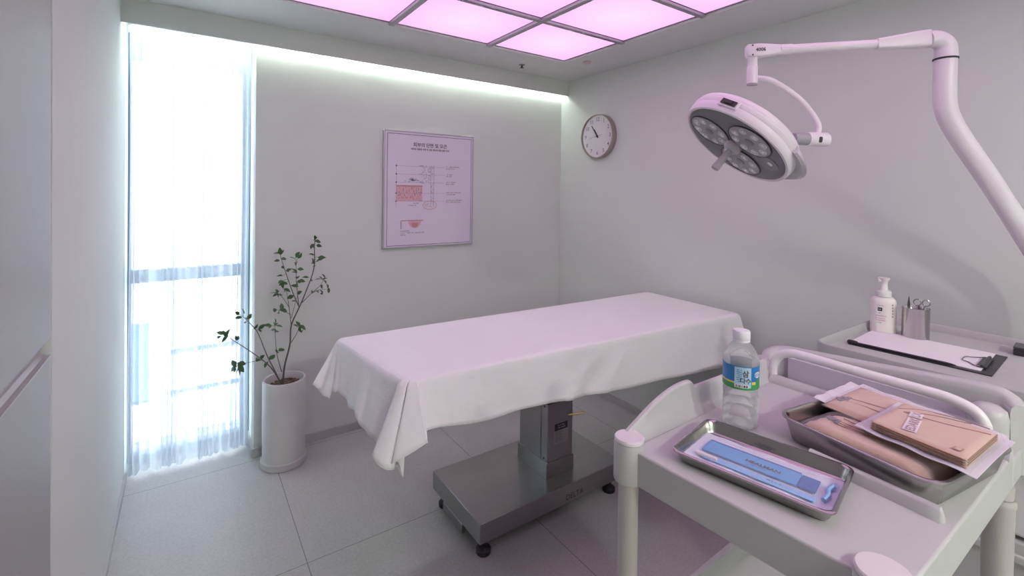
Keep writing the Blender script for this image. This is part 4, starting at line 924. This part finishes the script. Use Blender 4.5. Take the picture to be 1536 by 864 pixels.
# rear packet A, lying over the right rim
cA = [(1.085, .205, 1.0465), (1.236, .190, 1.0525), (1.288, .436, 1.0525), (1.138, .452, 1.0465)]
A_, ccA = packet('flat beige garment packet at the back of the large tray, nearest the cart handle', cA, .012, 1,
    lines=([(.35, .95), (.40, .8), (.48, .6), (.55, .4)], [(.22, .93), (.28, .75), (.30, .55), (.36, .3)], [(.72, .62), (.76, .4), (.80, .2), (.82, .06)], [(.66, .62), (.70, .4), (.73, .2), (.76, .06)], [(.60, .5), (.62, .3), (.68, .05)]), hooks=((.25, .93), (.33, .90)))
bm = NB(); mA = [V_(q) for q in ccA]
def flap(bm, a, b, out, n=12, w=.012, wav=.0015):
    a, b = V_(a), V_(b); o_ = V_(out); rows_ = []
    for i in range(n + 1):
        p_ = a.lerp(b, i / n); rows_.append((bm.verts.new(p_), bm.verts.new(p_ + o_ * (1 + .04 * math.sin(i * 1.3)) + V_((0, 0, wav * math.sin(i * 1.7)))), bm.verts.new(p_ + V_((0, 0, -.0008))), bm.verts.new(p_ + o_ * (1 + .04 * math.sin(i * 1.3)) + V_((0, 0, wav * math.sin(i * 1.7) - .0008)))))
    for p_, q_ in zip(rows_, rows_[1:]):
        bm.faces.new((p_[0], q_[0], q_[1], p_[1])); bm.faces.new((p_[2], p_[3], q_[3], q_[2])); bm.faces.new((p_[1], q_[1], q_[3], p_[3])); bm.faces.new((p_[0], p_[2], q_[2], q_[0]))
    for r_ in (rows_[0], rows_[-1]): bm.faces.new((r_[0], r_[1], r_[3], r_[2]))
flap(bm, mA[3] + V_((0, -.006, .006)), mA[2] + V_((0, -.006, .006)), (-.002, .022, .004)); flap(bm, mA[1] + V_((-.003, .0, .006)), mA[2] + V_((-.003, 0, .006)), (.016, -.004, .002))
obj('sealed_edge', bm, M_seal, A_)
# front packet B, down in the tray
cB = [(1.006, .240, 1.013), (1.120, .224, 1.010), (1.145, .436, 1.010), (1.026, .452, 1.013)]
B_, ccB = packet('puffy beige garment packet with metal hooks at the front of the large tray', cB, .035, 4,
    lines=([(.55, .86), (.50, .7), (.52, .5), (.55, .35)], [(.45, .80), (.40, .6), (.42, .4)], [(.70, .80), (.65, .66), (.72, .5)], [(.36, .78), (.34, .6), (.38, .45)]), hooks=((.52, .86), (.46, .80), (.55, .56)))
bm = NB(); mB = [V_(q) for q in ccB]
flap(bm, mB[3] + V_((0, -.008, .006)), mB[2] + V_((0, -.008, .006)), (0, .010, .010))
obj('sealed_edge', bm, M_seal, B_)
# top packet C: smaller folded belt in a white backed pouch
cC = [(1.026, .196, 1.0625), (1.200, .184, 1.0690), (1.215, .335, 1.0690), (1.055, .350, 1.0625)]
m_ = sum((V_(q) for q in cC), V_((0, 0, 0))) / 4
C_ = thing('garment_packet', 'small folded beige belt in white backed pouch, topmost on the large tray', 'packet', m_)
cc = [V_(q) - m_ for q in cC]
bm = NB(); gx = 16
def pouch(u, v): return V_(bilin(cc, u, v)) + V_((0, 0, .0012 * math.sin(v * 14 + u * 5)))
g = [[bm.verts.new(pouch(-.04 + 1.10 * i / gx, -.07 + 1.14 * j / gx)) for i in range(gx + 1)] for j in range(gx + 1)]
for j in range(gx):
    for i in range(gx): bm.faces.new((g[j][i], g[j][i + 1], g[j + 1][i + 1], g[j + 1][i]))
r = bmesh.ops.extrude_face_region(bm, geom=list(bm.faces)); bmesh.ops.translate(bm, verts=[v for v in r['geom'] if isinstance(v, bmesh.types.BMVert)], vec=(0, 0, -.0012))
obj('white_backing', bm, M_seal, C_, smooth=True)
# folded belt: layers on the camera side rolled round the left end
n_ = V_((0, 0, 1))
for k in range(4):
    z0 = .0022 + .0042 * k; sub = [V_(bilin(cc, u, v)) + n_ * z0 for u, v in ((.03 + .002 * k, .03), (.90 - .01 * k, .03), (.90 - .01 * k, .93), (.03 + .002 * k, .93))]
    obj('folded_layer', pillow(NB(), sub, .0040, 20, 20, 26, .0004, k), M_beige, C_, smooth=True)
bm = NB()
for k in range(3):
    z0 = .0064 + .0042 * k
    tube(bm, [V_(bilin(cc, u, v)) + n_ * (z0 + dz) for u, v, dz in ((.025, .86, -.002), (.020, .6, 0), (.022, .3, 0), (.028, .06, 0))], .0011, 6, smooth=4)
    tube(bm, [V_(bilin(cc, u, .028)) + n_ * z0 for u in (.05, .4, .86)], .0009, 6)
zt = .0195
tube(bm, [V_(bilin(cc, u, v)) + n_ * zt for u, v in ((.55, .80), (.60, .5), (.66, .3), (.75, .05))], .0009, 6, smooth=4)
tube(bm, [V_(bilin(cc, u, v)) + n_ * zt for u, v in ((.55, .80), (.75, .55), (.85, .25))], .0009, 6, smooth=4)
tube(bm, [V_(bilin(cc, u, v)) + n_ * (zt - .0008) for u, v in ((.60, .88), (.80, .68), (.88, .40), (.89, .1))], .0011, 6, smooth=4)
obj('seam', bm, M_beige2, C_, smooth=True)
bm = NB(); mc = frame3(V_(bilin(cc, .12, .50)) + n_ * .0208, (1, .12, .03), (-.12, 1, 0))
quad(bm, mc, 0, .060, 0, .020, 1); quad(bm, mc, .068, .094, .002, .021, 1); text(bm, 'EDARK', .0185, mc @ Matrix.Translation((.002, .0035, .0004)), 'LEFT', .0007); text(bm, 'LX', .017, mc @ Matrix.Translation((.071, .0055, .0004)), 'LEFT', .0006)
obj('label_print', bm, [mat('label_mauve', (.40, .26, .30), .5), mat('label_white', (.82, .76, .80), .4)], C_)
ml = frame3(V_(bilin(cc, .10, .10)) + n_ * .0206, (1, -.1, 0), (.1, 1, 0)); bm = NB(); quad(bm, ml, 0, .015, 0, .012, 0); quad(bm, ml, .002, .013, .002, .010, 1, .0003)
obj('small_tag', bm, [mat('tag_orange', (.42, .20, .08), .5), M_beige], C_)
obj('film', pillow(NB(), [q * 1.02 for q in cc], .0215, p=16, wob=.0006, seed=3), thin('pouch_film', (.75, .70, .72), .95, .15, .25), C_, smooth=True)
# ---------------------------------------------------------------- far cart by the right wall
FA = Vector((1.90, .22, 0))
fcx = thing('utility_cart', 'grey cart with rounded tray top by the right wall holding clipboard and foam bottle', 'cart', FA)
def fm(name, bm, m, par=None, **k): bm.transform(Matrix.Translation(-FA)); return obj(name, bm, m, par or fcx, **k)
ZF = 1.020; fx0, fx1, fy0, fy1 = 1.600, 2.205, -.35, .670
fcxc, fcyc, fhx, fhy = (fx0 + fx1) / 2, (fy0 + fy1) / 2, (fx1 - fx0) / 2, (fy1 - fy0) / 2
bm = NB(); R0 = .05
rg = [rrect(fcxc, fcyc, fhx - .014, fhy - .014, R0 - .01, .958), rrect(fcxc, fcyc, fhx - .004, fhy - .004, R0, .966), rrect(fcxc, fcyc, fhx - .001, fhy - .001, R0, .99), rrect(fcxc, fcyc, fhx, fhy, R0, 1.043), rrect(fcxc, fcyc, fhx - .002, fhy - .002, R0, 1.047), rrect(fcxc, fcyc, fhx - .007, fhy - .007, R0 - .005, 1.048),
      rrect(fcxc, fcyc, fhx - .011, fhy - .011, R0 - .008, 1.044), rrect(fcxc, fcyc, fhx - .015, fhy - .015, R0 - .010, ZF + .003), rrect(fcxc, fcyc, fhx - .019, fhy - .019, R0 - .012, ZF)]
M_plf = mat('cart_grey_plastic', (.43, .435, .43), .42, noise=(120, .02))
loft(bm, rg); fm('tray_top', bm, M_plf, smooth=40)
fm('cabinet_body', B(fx0 + .045, fx1 - .03, fy0 + .04, fy1 - .05, .13, .957), mat('cart_dark_gap', (.10, .10, .10), .5), bevel=.004)
for z0, z1, mm in ((.915, .950, M_plg), (.70, .905, M_plw), (.48, .69, M_plg), (.15, .47, M_plg)):
    d_ = fm('drawer', B(fx0 + .020, fx0 + .06, fy0 + .045, fy1 - .055, z0, z1), mm, bevel=.008)
    if z1 - z0 > .1:
        fm('drawer_handle', B(fx0 + .008, fx0 + .021, fcyc - .18, fcyc + .18, z1 - .05, z1 - .03), M_plg, d_, bevel=.004)
for x in (fx0 + .06, fx1 - .05):
    for y in (fy0 + .06, fy1 - .07):
        bm = NB(); lathe(bm, [(.012, .07), (.012, .132)], (x, y, 0), n=16); box(bm, x - .012, x + .012, y - .02, y + .02, .05, .075); lathe(bm, [(.034, -.011), (.036, -.008), (.036, .008), (.034, .011)], n=28, mtx=axis_m((x, y, .0365), (0, 1, 0)))
        fm('caster', bm, M_black, smooth=True)

# foam pump bottle (flattened oval)
fb_ = thing('foam_pump_bottle', 'white foam soap pump bottle with small dark label on the wall side cart', 'bottle', (2.020, .616, ZF + .0004), rotz=math.radians(-62))
bm = NB(); lathe(bm, [(.030, .002), (.0335, 0), (.0365, .004), (.037, .012), (.037, .098), (.0362, .112), (.031, .123), (.023, .128), (.019, .129)], n=56, sy=.72, sx=1)
M_hdpe = mat('bottle_white', (.80, .77, .74), .35, Subsurface_Weight=.05)
obj('body', bm, M_hdpe, fb_, smooth=50)
obj('collar', lathe(NB(), [(.0195, .127), (.0225, .129), (.0225, .145), (.0200, .147), (.0200, .150), (.001, .150)], n=48), M_plw, fb_, smooth=True)
bm = NB(); lathe(bm, [(.013, .150), (.0115, .160), (.0105, .172), (.012, .182), (.0165, .190), (.0172, .1935), (.001, .194)], n=36)
lathe(bm, [(.0085, .0), (.0075, .012), (.0065, .020)], n=20, mtx=axis_m((0, 0, .187), (-.95, -.25, -.12)))
obj('pump_head', bm, M_hdpe, fb_, smooth=50)
def oval(a, r=.0373): return V_((r * math.cos(a), r * .72 * math.sin(a), 0))
bm = NB()
def owrap(a0, a1, z0, z1, mi, off=.0002, n=4):
    vs = []
    for i in range(n + 1):
        a = math.radians(a0 + (a1 - a0) * i / n); q = oval(a, .0371 + off); vs.append((bm.verts.new(q + V_((0, 0, z0))), bm.verts.new(q + V_((0, 0, z1)))))
    for p_, q_ in zip(vs, vs[1:]): bm.faces.new((p_[0], q_[0], q_[1], p_[1])).material_index = mi
FA_ = -108
owrap(FA_ - 15, FA_ + 6, .080, .092, 0)
def ogl(a0, n, z, s, mi, seed):
    R = random.Random(seed); a = a0
    for i in range(n):
        if R.random() < .12: a += s * .7; continue
        owrap(a, a + s * .7, z, z + .0012, mi, n=1); owrap(a + s * R.choice((0, .5)), a + s * .75, z + .0012, z + .0030, mi, n=1); a += s
ogl(FA_ - 12, 5, .0845, 3.2, 3, 1)
ogl(FA_ - 18, 12, .098, 2.6, 1, 2); ogl(FA_ - 9, 3, .072, 2.6, 2, 9); ogl(FA_ - 24, 18, .062, 2.6, 1, 3); ogl(FA_ - 24, 17, .053, 2.6, 2, 4); ogl(FA_ - 22, 17, .046, 2.6, 2, 5); ogl(FA_ - 16, 8, .038, 2.6, 1, 6)
for k in range(5): owrap(FA_ + 50, FA_ + 58, .060 + .010 * k, .066 + .010 * k, 1)
obj('label_print', bm, [mat('label_dark_green', (.02, .04, .035), .4), mat('print_grey', (.35, .33, .38), .5), mat('print_pink', (.62, .28, .45), .5), M_paper], fb_)

# steel cup with scissors and tweezers
CU = V_((2.035, .530, ZF + .0004))
cp = thing('steel_cup', 'polished stainless steel cup holding scissors and tweezers beside foam bottle', 'cup', CU)
obj('cup_wall', lathe(NB(), [(.001, 0), (.034, 0), (.0365, .002), (.0370, .004), (.0370, .102), (.0380, .1035), (.0380, .1050), (.0372, .1055), (.0362, .1045), (.0360, .004), (.001, .003)], n=64, cap0=False, cap1=False), M_steel2, cp, smooth=45)
def ringtube(c, r, w, right, up, n=28):
    r3_ = V_(right).normalized(); u3_ = V_(up); u3_ = (u3_ - r3_ * u3_.dot(r3_)).normalized()
    P = [V_(c) + r3_ * (r * math.cos(2 * PI * i / n)) + u3_ * (r * 1.05 * math.sin(2 * PI * i / n)) for i in range(n)]
    bm = NB(); rings = []
    for i in range(n):
        T_ = (P[(i + 1) % n] - P[i - 1]).normalized(); N1 = (P[i] - V_(c)).normalized(); N2 = T_.cross(N1)
        rings.append([bm.verts.new(P[i] + (N1 * math.cos(2 * PI * k / 8) + N2 * math.sin(2 * PI * k / 8)) * w) for k in range(8)])
    for i in range(n):
        for k in range(8): bm.faces.new((rings[i][k], rings[i][(k + 1) % 8], rings[(i + 1) % n][(k + 1) % 8], rings[(i + 1) % n][k]))
    return bm
sc_ = thing('scissors', 'metal surgical scissors standing handles up in the steel cup', 'scissors', CU + V_((0, 0, .004)))
rt = V_((.35, -.94, 0)).normalized(); up_ = V_((.02, -.05, 1)).normalized()
hc_ = V_((.004, -.014, .119))
for sg in (-1, 1):
    c_ = hc_ + rt * (.0115 * sg)
    bm = ringtube(c_, .0098, .0013, rt, up_)
    t_ = NB(); tube(t_, [c_ + V_((0, 0, -.0095)) - rt * (.004 * sg), hc_ + rt * (.0045 * sg) - up_ * .028, hc_ - up_ * .055, hc_ - up_ * .075 - rt * (.0025 * sg), hc_ - up_ * .114 - rt * (.001 * sg)], lambda t: .0022 - .0008 * t, 8, smooth=4)
    me_ = bpy.data.meshes.new('x'); t_.to_mesh(me_); bm.from_mesh(me_); t_.free(); bpy.data.meshes.remove(me_)
    obj('scissor_half', bm, M_chrome, sc_, smooth=True)
obj('pivot_screw', lathe(NB(), [(.003, -.003), (.003, .003)], n=14, mtx=axis_m(hc_ - up_ * .055, rt.cross(up_))), M_chrome, sc_, smooth=True)
tw = thing('tweezers', 'pointed metal tweezers leaning in the steel cup beside the scissors', 'tweezers', CU + V_((0, 0, .004)))
bm = NB()
for sg in (-1, 1):
    P = [V_((-.004 + .0002 * sg, .018, .136)), V_((-.004 + .0035 * sg * .8, .0185, .112)), V_((-.003 + .004 * sg, .0165, .07)), V_((0, .006, .03)), V_((.001, .002, .001))]
    rg = []
    for i, p_ in enumerate(P):
        w_ = (.0006, .0028, .0034, .003, .0012)[i]; rg.append([p_ + V_((-.0007, -w_, 0)), p_ + V_((.0007, -w_, 0)), p_ + V_((.0007, w_, 0)), p_ + V_((-.0007, w_, 0))])
    loft(bm, rg)
obj('arms', bm, M_chrome, tw, smooth=30)

# clipboard with paper, lying with its clip to the right of the picture
ca = math.radians(-87.5)          # long axis, from the left end towards the clip
cb_ = thing('clipboard', 'black clipboard with blank white sheets under a wire clip lying on cart', 'clipboard', (1.905, .478, ZF + .0004), rotz=ca)
cb_.location = (1.898, .470, ZF + .0004)
obj('board', B(-.165, .165, -.128, .128, 0, .0030), M_blackp, cb_, bevel=.0012)
bm = NB(); box(bm, -.166, .140, -.110, .126, .0032, .0052)
obj('paper', bm, M_paper, cb_)
bm = NB(); 
for x, y in ((-.150, -.100), (.120, -.07)): lathe(bm, [(.0022, .0053), (.0022, .0056)], (x, y, 0), n=12)
obj('punch_mark', bm, M_alu, cb_)
bm = NB(); box(bm, .126, .146, -.078, .040, .0054, .0100); tube(bm, [(.138, -.082, .0105), (.138, .044, .0105)], .0042, 10)
cl_ = obj('clip', bm, mat('clip_black', (.06, .06, .065), .3, .5), cb_, bevel=.001)
obj('clip_wire', tube(NB(), [(.140, -.080, .0100), (.122, -.074, .0075), (.108, -.052, .0070), (.100, -.046, .0070), (.092, -.040, .0072), (.090, -.015, .0072), (.092, .008, .0072), (.102, .014, .0070), (.112, .022, .0072), (.126, .036, .0080), (.140, .042, .0100)], .0014, 8, smooth=4), M_chrome, cl_, smooth=True)
pn = thing('pen', 'black pen lying along the near edge of the clipboard', 'pen', (0, 0, 0)); pn.location = cb_.matrix_basis @ V_((-.03, -.1185, .0068)); pn.rotation_euler = (0, 0, ca)
bm = NB(); lathe(bm, [(.001, -.133), (.0030, -.132), (.0036, -.128), (.0036, .10), (.0028, .112), (.0008, .122)], n=14, mtx=axis_m((0, 0, 0), (1, 0, 0))); obj('barrel', bm, M_blackp, pn, smooth=True)
obj('pen_cap', lathe(NB(), [(.004, -.139), (.0068, -.135), (.0072, -.124), (.0062, -.114), (.0037, -.110)], n=18, mtx=axis_m((0, 0, .0004), (1, 0, 0))), M_black, pn, smooth=True)
bx_ = thing('black_case', 'small black case at the right picture edge on the wall side cart', 'case', (2.165, .2905, ZF + .0004), rotz=math.radians(-86)); bx_.location = (2.120, .265, ZF + .0004)
obj('shell', B(-.045, .06, -.035, .035, 0, .020), M_blackp, bx_, bevel=.003)
obj('lid', B(-.0455, .0605, -.0355, .0355, .0205, .026), mat('case_lid', (.045, .045, .05), .3), bx_, bevel=.002)
